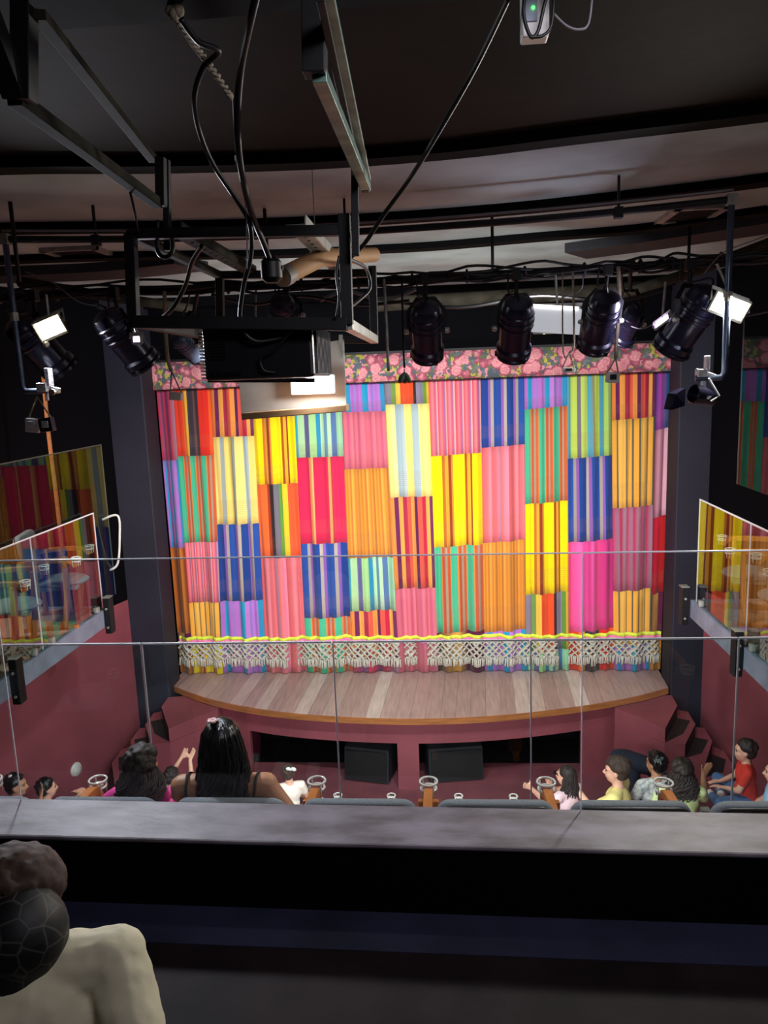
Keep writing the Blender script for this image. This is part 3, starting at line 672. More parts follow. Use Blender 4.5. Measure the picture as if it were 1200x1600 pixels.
# ------------------------------------------------------------------ floral valance
def floral():
    m = bpy.data.materials.new('rose_print'); m.use_nodes = True; nt = m.node_tree; b = nt.nodes['Principled BSDF']; b.inputs['Roughness'].default_value = 0.8
    tc = nt.nodes.new('ShaderNodeTexCoord'); mp = nt.nodes.new('ShaderNodeMapping'); mp.inputs['Scale'].default_value = (1, 0, 1); nt.links.new(tc.outputs['Object'], mp.inputs[0])
    ns = nt.nodes.new('ShaderNodeTexNoise'); ns.inputs['Scale'].default_value = 30; nt.links.new(mp.outputs[0], ns.inputs[0])
    mixv = nt.nodes.new('ShaderNodeMix'); mixv.data_type = 'VECTOR'; mixv.inputs[0].default_value = 0.05; nt.links.new(mp.outputs[0], mixv.inputs[4]); nt.links.new(ns.outputs[1], mixv.inputs[5])
    def vor(scale, feat='F1'):
        v = nt.nodes.new('ShaderNodeTexVoronoi'); v.inputs['Scale'].default_value = scale; v.feature = feat; nt.links.new(mixv.outputs[1], v.inputs[0]); return v
    v1 = vor(8.2); v2 = vor(26)
    r = nt.nodes.new('ShaderNodeValToRGB'); e = r.color_ramp.elements      # a rose seen from above: rings of petals
    e[0].color = lin('#e8b0a4'); e[1].color = lin('#8c4458'); e[1].position = 0.62
    for p, c in ((0.12, '#c87880'), (0.18, '#e4a2a4'), (0.30, '#cc7484'), (0.38, '#e6a8a8'), (0.50, '#c46c7c')): q = e.new(p); q.color = lin(c)
    nt.links.new(v1.outputs['Distance'], r.inputs[0])
    rl = nt.nodes.new('ShaderNodeValToRGB'); rl.color_ramp.interpolation = 'CONSTANT'; e = rl.color_ramp.elements
    e[0].color = lin('#566068'); e[1].color = lin('#b4ac48'); e[1].position = 0.35; 
    for p, c in ((0.50, '#66704c'), (0.7, '#d49098'), (0.85, '#6c7478')): q = e.new(p); q.color = lin(c)
    sp2 = nt.nodes.new('ShaderNodeSeparateColor'); nt.links.new(v2.outputs['Color'], sp2.inputs[0]); nt.links.new(sp2.outputs[0], rl.inputs[0])
    sp1 = nt.nodes.new('ShaderNodeSeparateColor'); nt.links.new(v1.outputs['Color'], sp1.inputs[0])
    g = nt.nodes.new('ShaderNodeMath'); g.operation = 'GREATER_THAN'; g.inputs[1].default_value = 0.82; nt.links.new(sp1.outputs[1], g.inputs[0])
    g2 = nt.nodes.new('ShaderNodeMath'); g2.operation = 'GREATER_THAN'; g2.inputs[1].default_value = 0.66; nt.links.new(v1.outputs['Distance'], g2.inputs[0])
    mxx = nt.nodes.new('ShaderNodeMath'); mxx.operation = 'MAXIMUM'; nt.links.new(g.outputs[0], mxx.inputs[0]); nt.links.new(g2.outputs[0], mxx.inputs[1])
    mx = nt.nodes.new('ShaderNodeMix'); mx.data_type = 'RGBA'; nt.links.new(mxx.outputs[0], mx.inputs[0]); nt.links.new(r.outputs[0], mx.inputs[6]); nt.links.new(rl.outputs[0], mx.inputs[7])
    nt.links.new(mx.outputs[2], b.inputs['Base Color']); return m
val = thing('valance', 'long rose printed valance hanging above the patchwork curtain', 'valance', (-0.5, 9.68, 4.93))
v = MB(); n = 260; x0, x1 = -3.80, 2.83
for i in range(n+1):
    x = x0+(x1-x0)*i/n; y = 9.68+0.010*math.sin(x*9)+0.006*math.sin(x*31)
    for z, o in ((4.925, -0.01), (5.275, 0), (5.275, 0.012), (4.925, 0.002)): v.v.append((x, y+o, z))
for i in range(n):
    for k in range(4): a = i*4+k; c = i*4+(k+1) % 4; v.f.append((a, a+4, c+4, c)); v.m.append(0)
v.build('printed_cloth', floral(), val, True)
MB().span((x0, 9.66, 5.27), (x1, 9.70, 5.30)).build('batten', M_blk, val)
MB().tube([(x0, 9.665, 4.922), (x1, 9.665, 4.922)], 0.007, 6).build('piping', M_darkwood, val)

# ------------------------------------------------------------------ lighting pipe, side pipes
def wp(L, **k): return [W(x, y, **k) for x, y in L]
t = thing('lighting_pipe', 'long black lighting pipe wrapped in cables that the stage lamps hang from', 'pipe', W(600, 438, Z=5.6))
pix = [(-120, 470), (0, 464), (160, 456), (400, 447), (560, 441), (700, 433), (850, 425), (1000, 416), (1090, 409), (1300, 390)]
pp = smooth_path(wp(pix, Z=5.6), 5)
MB().tube(pp, 0.027, 10).build('tube', M_blk, t, True)
for k in range(5):
    pts = [p + Vector((0, random.uniform(-.03, .03) - 0.03, 0.02*math.sin(i*0.7+k*2) + random.uniform(-.012, .012) + (0.03 if k % 2 else -0.02))) for i, p in enumerate(pp)]
    MB().tube(smooth_path(pts, 2), 0.009, 5).build('wrapped_cable', M_cable, t, True)
b = MB()
for i in range(2, len(pp)-1, 3):
    p = pp[i]; b.tube([p + Vector((0, 0.04*math.cos(a), 0.04*math.sin(a))) for a in [q*0.5 for q in range(13)]], 0.008, 5)
b.split('tape_tie', M_pillar, t, smooth=True)
b = MB()
for x in (30, 420, 770, 1075):
    p = W(x, 440, Z=5.6); b.tube([(p.x, p.y, 5.6), (p.x, p.y, CEIL-0.004)], 0.012, 6)
b.split('hanger', M_blk, t, smooth=True)

pR = W(1143, 312, Z=5.85); yR = pR.y
pL = W(8, 374, Z=5.85); yL = pL.y
t = thing('curved_pipe', 'long curved black pipe under the ceiling with drop pipes at both ends', 'pipe', W(600, 352, Z=5.85))
P = smooth_path(wp([(8, 374), (150, 374), (300, 372), (500, 365), (700, 353), (900, 337), (1050, 322), (1143, 312)], Z=5.85), 5)
MB().tube(P, 0.021, 10).build('tube', M_blk, t, True)
MB().tube([p+Vector((0, -0.03, 0.045)) for p in P], 0.007, 6).build('conduit', M_cablegrey, t, True)
eL, eR = P[0], P[-1]
fL = W(28, 612, Y=eL.y); fR = W(1128, 590, Y=eR.y)
for e, f, s in ((eL, fL, 1), (eR, fR, -1)):
    MB().tube([e, Vector((e.x, e.y, (e.z+f.z)/2+0.1)), Vector((e.x+(0), e.y, f.z+0.03)), Vector((e.x+0.02*s, e.y, f.z)), Vector((e.x+0.16*s, e.y, f.z))], 0.018, 10).build('drop_pipe', M_pipe, t, True)
    b = MB(); b.lathe([(0.026, 0), (0.026, 0.05)], 10, Matrix.Translation((e.x, e.y, f.z+0.42))); b.box((e.x, e.y, e.z), (0.05, 0.05, 0.06)); b.split('coupling', M_zinc, t)
b = MB()
for i in range(5, len(P)-2, 11):
    b.box(P[i]+Vector((0, 0, -0.006)), (0.045, 0.05, 0.06)); b.bar(P[i], (P[i].x, P[i].y, CEIL-0.004), 0.014)
b.split('pipe_clamp', M_blk, t)

# small lamp and clamp on each drop pipe
def hook_clamp(b, p, s=1.0):
    b.box(p+Vector((0, 0, 0.0)), (0.05*s, 0.07*s, 0.045*s)); b.box(p+Vector((0.03*s, 0, 0.05*s)), (0.02*s, 0.05*s, 0.09*s)); b.bar(p+Vector((-.03*s, 0, .02)), p+Vector((.08*s, 0, -.02)), 0.018*s)
    b.lathe([(0.012, -.05), (0.012, .05)], 8, Matrix.Translation(p+Vector((0.01, 0, -0.03))))
pc = Vector((eR.x-0.13, eR.y, fR.z))
t = thing('hanging_lamp', 'small black lamp clamped at the foot of the right drop pipe', 'lamp', pc)
b = MB(); hook_clamp(b, pc+Vector((0, 0, 0.03))); b.build('clamp', M_foil, t, bevel=0.003)
b = MB(); M = Matrix.Translation(pc+Vector((0.02, 0, -0.10))) @ Matrix.Rotation(-1.35, 4, 'Y') @ Matrix.Rotation(0.3, 4, 'X')
b.lathe([(0.02, -0.07), (0.05, -0.06), (0.052, 0.0), (0.056, 0.03), (0.056, 0.07), (0.05, 0.075), (0.045, 0.03)], 18, M); b.build('housing', M_can, t, 'auto')
b = MB(); c = pc+Vector((-0.10, 0, -0.10)); b.add([c+Vector(v) for v in ((0, -.05, -.05), (0, .05, -.05), (-.08, .08, -.07), (-.08, -.08, -.07), (0, -.05, .05), (0, .05, .05), (-.06, .08, .02), (-.06, -.08, .02))], [(0, 1, 2, 3), (4, 5, 6, 7), (0, 3, 7, 4), (1, 2, 6, 5), (0, 1, 5, 4)])
b.split('barn_door', M_can, t)
b = MB(); b.tube([pc+Vector((0.02, -.07, 0)), pc+Vector((0.08, -.07, -.1)), pc+Vector((0.04, -.06, -.13))], 0.006, 6); b.tube([pc+Vector((0.02, 0, 0.02)), pc+Vector((0.02, 0, -0.06))], 0.01, 8); b.build('yoke', M_foil, t)
pc = Vector((eL.x+0.14, eL.y, fL.z))
t = thing('pipe_clamp', 'silver clamp at the foot of the left drop pipe', 'clamp', pc)
b = MB(); hook_clamp(b, pc+Vector((0, 0, 0.02)), 1.2); b.build('jaw', M_foil, t, bevel=0.003)
b = MB(); b.lathe([(0.01, -.06), (0.01, .02), (.02, .02), (.02, .035)], 8, Matrix.Translation(pc+Vector((0.07, -0.02, -0.01))) @ Matrix.Rotation(1.57, 4, 'X')); b.build('wing_bolt', M_zinc, t)

def hanging_box(label, px, py, Y, w, h, top, m, group=None, n=1, cords=()):
    c = W(px, py, Y=Y); t = thing('hanging_box', label, 'box', (c.x, c.y, c.z-h/2), group)
    for k in range(n):
        o = (k-(n-1)/2)*w*1.02
        b = MB(); b.box((c.x+o, c.y, c.z), (w, w*0.6, h), Matrix.Rotation(0.12*(-1)**k, 3, 'Y')); b.build('box', m if k == 0 else M_can, t, bevel=0.006)
        if label[:18] != 'small cream box ha' or 'dark face' in label: MB().box((c.x+o, c.y-w*0.31, c.z+h*0.05), (w*0.5, 0.006, h*0.5)).build('panel', M_blk if n == 1 else M_foil, t, bevel=0.002)
    a = W(*top, Y=Y)
    for pts, r in cords: MB().tube(smooth_path([W(x, y, Y=Y) for x, y in pts], 3), r, 6).build('cord', M_rope, t, True)
    b = MB()
    for s in (-1, 1): b.tube([(c.x+s*w*0.45*n, c.y, c.z+h*0.4), (a.x, a.y, a.z), ], 0.005, 5)
    b.split('strap', M_rope, t, smooth=True)
    return a
hanging_box('pair of small silver boxes hanging on straps below the left drop pipe', 63, 664, eL.y, 0.085, 0.085, (58, 620), M_foil, None, 2)
a1 = hanging_box('small cream box hanging on straps in front of the left end of the valance', 275, 619, 5.1, 0.085, 0.055, (268, 580), M_white, cords=[([(257, 455), (259, 520), (262, 560), (268, 580)], 0.013)])
a2 = hanging_box('small cream box with dark face hanging in front of the right part of the valance', 957, 590, 5.1, 0.082, 0.068, (962, 560), M_white, cords=[([(966, 416), (968, 470), (964, 520), (962, 560)], 0.013)])
a3 = hanging_box('small clear box hanging beside the white flood lamp', 888, 578, 4.85, 0.08, 0.03, (890, 550), M_ring, cords=[([(879, 425), (880, 550), (890, 552)], 0.005), ([(895, 425), (897, 535), (890, 550)], 0.007)])
def rod(label, pts, Y, r, m, name='hanging_rod', cat='rod', group=None):
    P = [W(x, y, Y=Y) for x, y in pts]; o = MB().tube(smooth_path(P, 3), r, 6).build(name, m, None, True)
    return tag(o, label, cat, group)
rod('thin grey rod hanging left of the upright stage lamp over the valance', [(600, 436), (604, 510), (607, 580)], 5.2, 0.011, M_zinc)
rod('thin black rod hanging close to the left of the upright stage lamp', [(628, 436), (630, 530), (632, 575)], 5.2, 0.008, M_blk)
c = W(632, 588, Y=5.2); t = thing('leaf_ornament', 'small dark leaf shaped ornament on the end of the thin black rod', 'ornament', c)
b = MB()
for k, (dx, an) in enumerate(((-.02, .5), (.02, -.5), (0, 0))): b.ell(c+Vector((dx, 0.005*k, -.01)), (0.018, 0.006, 0.04), Matrix.Rotation(an, 3, 'Y'), 10)
b.build('leaves', mat('dark_leaf', '#4a5a4c', 0.6), t, True); MB().tube([c+Vector((0, 0, .0)), c+Vector((0, 0, .05))], 0.004, 5).build('stem', M_blk, t)

# ------------------------------------------------------------------ stage lamps (parabolic cans)
def can(label, px, py, Y, axis, L, R, top, group='black can lamps on the lighting pipe', m=M_can):
    c = W(px, py, Y=Y); ax = Vector(axis).normalized(); tp = W(*top, Y=Y) if len(top) == 2 else Vector(top)
    t = thing('stage_lamp', label, 'stage lamp', c, group)
    Mx = Matrix.Translation(c) @ ax.to_track_quat('Z', 'X').to_matrix().to_4x4()
    k = R/0.105
    prof = [(0.012, -0.5), (0.05, -0.485), (0.080, -0.44), (0.094, -0.36), (0.096, -0.30), (0.102, -0.285), (0.102, -0.27), (0.096, -0.25), (0.097, -0.19), (0.105, -0.18), (0.105, -0.15), (0.097, -0.13), (0.097, -0.09), (0.103, -0.08), (0.103, -0.06), (0.096, -0.04),
            (0.094, 0.30), (0.108, 0.34), (0.108, 0.42), (0.098, 0.44), (0.105, 0.46), (0.105, 0.50), (0.088, 0.50), (0.086, 0.40)]
    MB().lathe([(r*k, z*L) for r, z in prof], 28, Mx).build('housing', m, t, 'auto')
    b = MB(); b.lathe([(0.0005, 0.42*L), (0.085*k, 0.40*L), (0.085*k, 0.39*L), (0.0005, 0.38*L)], 20, Mx, cap=False); b.build('lens', M_ring, t, True)
    b = MB()
    for q in range(3):
        a = q*2.1+0.5; b.box(Mx @ Vector((0.104*k*math.cos(a), 0.104*k*math.sin(a), 0.46*L)), (0.02, 0.02, 0.03), Mx.to_3x3())
    b.split('filter_clip', M_blk, t)
    side = ax.cross(Vector((0, 0, 1))).normalized()
    piv = [c + side*s*0.115*k for s in (-1, 1)]
    up = (tp-c); neck = c + up*0.62
    pts = [piv[0], piv[0]+up*0.38, neck-side*0.055*k, neck+side*0.055*k, piv[1]+up*0.38, piv[1]]
    MB().tube(pts, 0, 4, 0, True, (0.006, 0.028)).build('yoke', M_blk if m is M_can else M_iron, t)
    b = MB()
    for s, p in zip((-1, 1), piv): b.lathe([(0.018, 0), (0.018, 0.02), (0.012, 0.03)], 10, Matrix.Translation(p) @ (side*s).to_track_quat('Z', 'X').to_matrix().to_4x4())
    b.split('tilt_knob', M_zinc, t)
    b = MB(); b.tube([neck, tp], 0.014, 8); b.box(tp, (0.05, 0.06, 0.07)); b.build('hook_clamp', M_blk, t, bevel=0.004)
    rear = Mx @ Vector((0, 0, -0.5*L))
    MB().tube(smooth_path([rear, rear+Vector((-.02, -.03, .05)), neck+Vector((-.05, -.02, .02)), tp+Vector((-.05, 0, 0.03))], 5), 0.006, 6).build('lamp_cable', M_cable, t, True)
    return t
can('black can lamp tilted down beside the bright lamp at far left', 60, 540, 4.7, (0.42, 0.45, -0.75), 0.42, 0.115, (52, 462))
can('black can lamp leaning right with its strap lit, second from left', 194, 530, 4.75, (0.40, 0.45, -0.75), 0.42, 0.110, (178, 458), )
can('grey purple can lamp half hidden at the left end of the projector', 292, 541, 5.6, (0.25, 0.8, -0.5), 0.30, 0.07, tuple(W(310, 452, Z=5.6)), m=M_pipe)
can('black can lamp behind the steel cage right of the cardboard roll', 448, 494, 5.2, (0.05, 0.75, -0.5), 0.36, 0.09, (448, 445))
can('upright black can lamp hanging over the rose valance, left of two alike', 667, 517, 4.95, (0.0, 0.66, -0.80), 0.40, 0.105, (664, 436))
can('upright black can lamp hanging beside the white flood lamp', 806, 512, 4.95, (-0.03, 0.66, -0.80), 0.42, 0.110, (807, 430))
can('black can lamp right of the white flood lamp with shiny rim', 938, 502, 4.95, (-0.08, 0.66, -0.80), 0.40, 0.105, (950, 422))
can('small black can lamp set back behind the thick hanging cord', 984, 508, 5.7, (-0.1, 0.75, -0.6), 0.32, 0.08, tuple(W(985, 417, Z=5.6)))
can('large black can lamp leaning left near the right bright lamp', 1078, 500, 4.8, (-0.40, 0.5, -0.8), 0.44, 0.115, (1078, 414))

# ------------------------------------------------------------------ flood lamps
M_lit = mat('lit_warm', '#fff6e0', 0.5, emit=('#fff2d4', 26.0)); M_litv = mat('lit_violet', '#e8d8ff', 0.5, emit=('#e0c8ff', 22.0)); M_litc = mat('lit_white', '#ffffff', 0.5, emit=('#f4fbff', 16.0))
def flood(label, px, py, Y, face, w, h, lm, power, tgt, color=(1, 1, 1), size=0.15, top=None, hm=M_can, spread=140, roll=0.0, name='flood_lamp'):
    """rectangular flood; face = direction the lit glass looks"""
    c = W(px, py, Y=Y); t = thing(name, label, 'flood lamp', c)
    f = Vector(face).normalized(); R = (f.to_track_quat('Z', 'Y').to_matrix()) @ Matrix.Rotation(roll, 3, 'Z')
    b = MB(); hw, hh = w/2, h/2; V = []
    for x, y, z in ((-hw*.6, -hh*.6, -.07), (hw*.6, -hh*.6, -.07), (hw*.6, hh*.6, -.07), (-hw*.6, hh*.6, -.07), (-hw, -hh, 0), (hw, -hh, 0), (hw, hh, 0), (-hw, hh, 0)): V.append(c + R @ Vector((x, y, z)))
    b.add(V, [(3, 2, 1, 0), (4, 5, 6, 7), (0, 1, 5, 4), (1, 2, 6, 5), (2, 3, 7, 6), (3, 0, 4, 7)]); b.build('housing', hm, t, bevel=0.004)
    b = MB()
    for (x0, y0), (x1, y1) in (((-hw, -hh), (hw, -hh)), ((hw, -hh), (hw, hh)), ((hw, hh), (-hw, hh)), ((-hw, hh), (-hw, -hh))): b.bar(c+R @ Vector((x0, y0, 0.004)), c+R @ Vector((x1, y1, 0.004)), 0.012)
    b.build('rim', M_zinc, t)
    b = MB(); b.box(c+R @ Vector((0, 0, 0.006)), (w-0.02, h-0.02, 0.004), R); b.build('lit_glass', lm, t)
    b = MB()
    for k in range(6): b.box(c+R @ Vector((-hw*.5+hw*.2*k, 0, -0.075)), (0.004, h*.55, 0.02), R)
    b.build('cooling_fins', hm, t)
    if top:
        tp = W(*top, Y=Y) if len(top) == 2 else Vector(top)
        sd = R @ Vector((1, 0, 0)); b = MB(); b.tube([c-sd*(hw+.01), c-sd*(hw+.01)+Vector((0, 0, h*.6)), c+sd*(hw+.01)+Vector((0, 0, h*.6)), c+sd*(hw+.01)], 0, 4, 0, True, (.005, .02)); b.tube([c+Vector((0, 0, h*.6)), tp], 0.008, 6); b.build('bracket', M_zinc, t)
    if power:
        l = lamp('flood_light', c+f*0.05, c+f*0.05+(Vector(tgt)-c), size, power, color, spread); l.parent = t; l.location = Vector(l.location)-c
        l.rotation_euler = (Vector(tgt)-c).to_track_quat('-Z', 'Y').to_euler()
    return t
flood('small bright warm flood lamp shining at far left', 78, 512, 4.6, (0.35, -0.8, -0.25), 0.16, 0.12, M_lit, 50, (-0.5, 1.8, 3.0), (.88, .92, 1.0), top=(72, 460), roll=0.4)
flood('bright warm flood lamp shining at far right beside the drop pipe', 1140, 479, 4.6, (-0.3, -0.8, -0.25), 0.19, 0.12, M_lit, 55, (-0.4, 1.8, 3.0), (1, .95, .85), top=(1120, 412), roll=-0.45)
flood('tiny violet white lamp glowing in front of the left leaning can lamp', 214, 530, 4.4, (0.2, -0.9, -0.15), 0.05, 0.05, M_litv, 3, (-0.6, 0, 3.0), (.85, .75, 1), top=tuple(W(196, 455, Z=5.6)))
flood('small violet lit flood seen from its side near the right can lamp', 1035, 503, 4.9, (-0.75, -0.35, 0.4), 0.11, 0.05, M_litv, 5, (-2.5, 4.0, 5.6), (.85, .78, 1), top=(1040, 440), roll=0.6)
wf = flood('flat white flood lamp seen from behind, aimed at the curtain', 871, 500, 5.05, (-0.15, 0.97, -0.10), 0.31, 0.155, M_litc, 108, (-0.4, 9.9, 2.3), (1, .97, .96), 0.2, top=(868, 430), hm=M_white)
q = W(869, 501, Y=4.93); Rw = Matrix.Rotation(0.10, 3, 'Y')
MB().box(q, (0.30, 0.012, 0.155), Rw).build('glowing_back', mat('back_glow', '#d8d8dc', 0.5, emit=('#e8ecf4', 0.42)), wf, bevel=0.004)  # own glow stands in for light falling on the lamp's white back
MB().box(q+Vector((-0.01, -0.006, 0.082)), (0.29, 0.02, 0.018), Rw).build('bright_strip', mat('bright_strip', '#ffffff', 0.5, emit=('#ffffff', 3.0)), wf)
flood('black flood lamp hidden behind the projector, aimed at the curtain', 400, 540, 5.3, (0.15, 0.97, -0.10), 0.25, 0.14, M_litc, 92, (-1.2, 9.9, 2.2), (1, .97, .96), 0.2, top=(400, 450))

# ------------------------------------------------------------------ steel cage, projector, board
D1, D2 = 2.5, 3.5
cg = thing('projector_cage', 'black steel frame hung from the ceiling around the projector', 'steel frame', W(370, 503, Y=D1))
def cb(a, b_, w, m=M_blk, name='bar', h=None): MB().bar(a, b_, w, h).build(name, m, cg, bevel=0.002)
tl = W(204, 366, Y=D1); bl = W(209, 503, Y=D1); tr = W(538, 360, Y=D1); br = W(543, 507, Y=D1)
cb(tl, tr, 0.032, name='top_bar'); cb(bl, br, 0.04, name='bottom_bar'); cb(tl, bl, 0.034, name='upright'); cb(W(538, 335, Y=D1), br, 0.036, name='upright')
ftl = Vector((tl.x, D2, tl.z)); ftr = Vector((tr.x, D2, tr.z)); fbl = Vector((bl.x, D2, bl.z)); fbr = Vector((br.x, D2, br.z))
cb(ftl, fbl, 0.034, name='rear_upright', m=M_iron); cb(ftr+Vector((0.0, 0, .03)), fbr, 0.034, name='rear_upright'); cb(fbl, fbr, 0.034, name='rear_bottom_bar'); cb(ftl, ftr, 0.034, name='rear_top_bar')
cb(bl, fbl, 0.034, name='side_bar', m=M_blk); cb(br, fbr, 0.034, name='side_bar', m=M_zinc); cb(tl, ftl, 0.03, name='side_bar', m=M_iron)
for px, mm, w in ((272, M_iron, 0.05), (462, M_zinc, 0.065)):
    a = W(px, 366, Y=D1); n = Vector((a.x, D2, tl.z)); a = Vector((a.x, D1, tl.z+0.0))
    cb(a, n, w, mm, 'slotted_angle', 0.008); cb(a+Vector((w/2, 0, .015)), n+Vector((w/2, 0, .015)), 0.006, mm, 'slotted_flange', 0.035)
    b = MB()
    for k in range(14): b.lathe([(0.006, -.0055), (0.006, .0055)], 8, Matrix.Translation(a.lerp(n, (k+.5)/14)))
    b.build('slot_holes', M_void, cg)
# hangers from the ceiling to the cage
def hang(label, parts):
    t = thing('hanger_frame', label, 'steel hanger', W(*parts[0][1], Y=parts[0][2]), 'steel hangers above the cage')
    for nm, a, ya, b_, yb, w, h, m in parts: MB().bar(W(*a, Y=ya), W(*b_, Y=yb), w, h).build(nm, m, t, bevel=0.002)
hang('long angle iron and black posts holding the cage at the left', [
    ('angle_iron', (22, 152), 1.62, (246, 318), 2.5, 0.032, 0.03, M_iron), ('rail', (60, 22), 1.62, (240, 250), 2.62, 0.03, 0.02, M_iron),
    ('post', (38, 5), 1.62, (38, 158), 1.62, 0.040, None, M_blk), ('diagonal_post', (-40, -20), 1.5, (26, 148), 1.62, 0.045, None, M_blk),
    ('post', (251, 246), 2.5, (252, 322), 2.5, 0.030, None, M_blk), ('post', (260, 250), 2.56, (262, 392), 2.56, 0.022, None, M_blk)])
hang('worn green and grey angle irons with black posts holding the cage at the right', [
    ('angle_iron', (499, 118), 1.6, (572, 292), 2.5, 0.030, 0.026, M_green), ('green_angle', (508, -12), 1.45, (572, 280), 2.46, 0.030, 0.012, M_green), ('black_angle', (500, -12), 1.45, (564, 284), 2.46, 0.016, 0.03, M_blk),
    ('post', (491, -40), 1.6, (492, 118), 1.6, 0.045, None, M_blk), ('post', (554, 250), 2.44, (556, 400), 2.44, 0.022, None, M_blk), ('post', (566, 235), 2.5, (571, 300), 2.5, 0.024, None, M_blk)])
# projector
pa = W(314, 512, Y=2.55); pb = W(492, 589, Y=2.55)
M_proj = mat('projector_black', '#101014', 0.35, var=0.1, scale=20); M_projl = mat('projector_grey', '#4a4f52', 0.4)
pr = thing('projector', 'black projector resting in the steel cage above the plywood board', 'projector', ((pa.x+pb.x)/2, 2.75, pb.z))
MB().span((pa.x, 2.55, pb.z), (pb.x, 2.93, pa.z)).build('body', M_proj, pr, bevel=0.012)
b = MB()
for k in range(12): y = 2.58+k*0.028; b.box((pb.x+0.004, y, (pa.z+pb.z)/2), (0.010, 0.009, (pa.z-pb.z)*0.86))
b.build('side_louvres', M_projl, pr)
b = MB()
for k in range(14): b.box((pa.x-0.004, 2.56+0.0*k, pb.z+0.01+k*(pa.z-pb.z-0.02)/14), (0.012, 0.03, 0.006))
b.build('left_louvres', M_zinc, pr)
b = MB()
for k in range(8): b.box((pa.x+0.05, 2.548, pb.z+0.07+k*0.010), (0.055, 0.004, 0.004))
for k in range(5): b.box((pa.x+0.03+k*0.022, 2.548, pb.z+0.02), (0.014, 0.006, 0.012))
b.split('socket', M_void, pr)
b = MB(); b.lathe([(0.035, 0), (0.035, 0.04), (0.03, 0.05)], 20, Matrix.Translation((pb.x-0.09, 2.93, (pa.z+pb.z)/2)) @ Matrix.Rotation(-math.pi/2, 4, 'X')); b.build('lens', M_proj, pr, 'auto')
b = MB()
for sx in (pa.x+.05, pb.x-.05):
    for yy in (2.6, 2.88): b.bar((sx, yy, pa.z), (sx, yy, bl.z), 0.012)
b.split('mounting_post', M_blk, pr)
# plywood board with its ledge and the glowing patch of projector light
t = thing('projector_shelf', 'grey plywood board with a pale front lip hanging under the projector', 'shelf board', W(460, 640, Y=3.0))
c00 = W(377, 648, Y=3.05); c10 = W(541, 634, Y=3.05); c11 = W(537, 530, Y=3.05); c01 = W(372, 560, Y=3.05)
b = MB(); n = Vector((0, 0.012, 0)); b.add([c00, c10, c11, c01, c00+n, c10+n, c11+n, c01+n], [(0, 1, 2, 3), (7, 6, 5, 4), (0, 4, 5, 1), (1, 5, 6, 2), (2, 6, 7, 3), (3, 7, 4, 0)]); b.build('back_board', M_board, t)
MB().bar(W(382, 650, Y=2.98), W(543, 637, Y=2.98), 0.10, 0.026).build('front_lip', M_tan, t, bevel=0.003)
b = MB(); b.bar(W(340, 594, Y=2.9), W(500, 594, Y=2.9), 0.25, 0.016); b.build('support_plate', mat('mauve_metal', '#75687a', 0.4, 0.2), t)
b = MB()
for px in (380, 534): q = W(px, 560, Y=3.03); b.bar(q, (q.x, q.y, br.z), 0.014)
b.split('hanging_strap', M_zinc, t)
q = W(489, 601, Y=3.0)
t = thing('projector_light_patch', 'small blazing white patch of projector light on the plywood board', 'light patch', q)  # glowing box added to stand for projector light on the board
MB().box(q, (0.175, 0.02, 0.075)).build('light_patch_box', M_white, t, bevel=0.004); MB().box(q-Vector((0, 0.012, 0)), (0.165, 0.006, 0.066)).build('lit_face', M_litc, t)
pl = bpy.data.lights.new('board_fill_light', 'POINT'); pl.energy = 7; pl.color = (0.9, 0.96, 1.0); pl.shadow_soft_size = 0.03; l = bpy.data.objects.new('board_fill_light', pl); COL.objects.link(l); l.parent = t; l.location = (0.02, -0.07, 0.0)  # added point light that brightens the board around the patch
# cardboard roll on the cage
t = thing('cardboard_roll', 'tan cardboard roll lying across the top of the steel cage', 'cardboard roll', W(510, 415, Y=2.9))
MB().tube([W(438, 434, Y=2.8), W(500, 403, Y=3.0), W(585, 398, Y=3.3)], [0.034, 0.034, 0.03], 14).build('roll', M_tan, t, 'auto')
MB().tube([W(442, 433, Y=2.795), W(452, 428, Y=2.83)], [0.036, 0.036], 14).build('torn_end', M_board, t, 'auto')
# black distribution box under the cable drop
t = thing('plug_box', 'black plug hanging on cables above the projector cage', 'plug', W(425, 415, Y=2.6))
b = MB(); c = W(424, 420, Y=2.6); b.lathe([(0.02, .04), (.036, .02), (.036, -.03), (.02, -.045)], 12, Matrix.Translation(c)); b.build('shell', M_cable, t, 'auto')
b = MB(); b.tube([c+Vector((0.02, 0, .03)), c+Vector((.035, 0, 0)), c+Vector((.02, 0, -.02))], 0.007, 6); b.build('handle', M_cable, t, True)
# wall box with green light
q = W(835, 8, Y=1.95)
t = thing('junction_box', 'white box with a glowing green light and dark looped cables at the top', 'box', q)
b = MB(); R = Matrix.Rotation(0.0, 3, 'Y'); b.box(q, (0.062, 0.05, 0.15), R); b.build('box', M_white, t, bevel=0.005)
b = MB(); b.ell(W(833, 12, Y=1.92), (0.004, 0.004, 0.004)); b.build('green_light', mat('green_led', '#30ff40', 0.4, emit=('#30ff40', 8)), t)
b = MB(); b.box(q+Vector((-.012, -.027, -.02)), (0.03, 0.006, 0.05)); b.build('cover', M_beamgrey, t)
b = MB(); b.tube(smooth_path([W(x, y, Y=1.9) for x, y in ((822, -20), (818, 20), (826, 52), (834, 58), (842, 45), (850, 10), (856, -10))], 5), 0.0045, 6); b.tube(smooth_path([W(x, y, Y=1.9) for x, y in ((834, 58), (850, 55), (862, 38), (866, -10))], 5), 0.004, 6); b.build('looped_cable', M_cable, t, True)
b = MB(); b.tube(smooth_path([W(x, y, Y=1.9) for x, y in ((866, 22), (885, 40), (905, 46), (920, 36), (926, -12))], 5), 0.0025, 6); b.build('thin_loop', M_cablegrey, t, True)
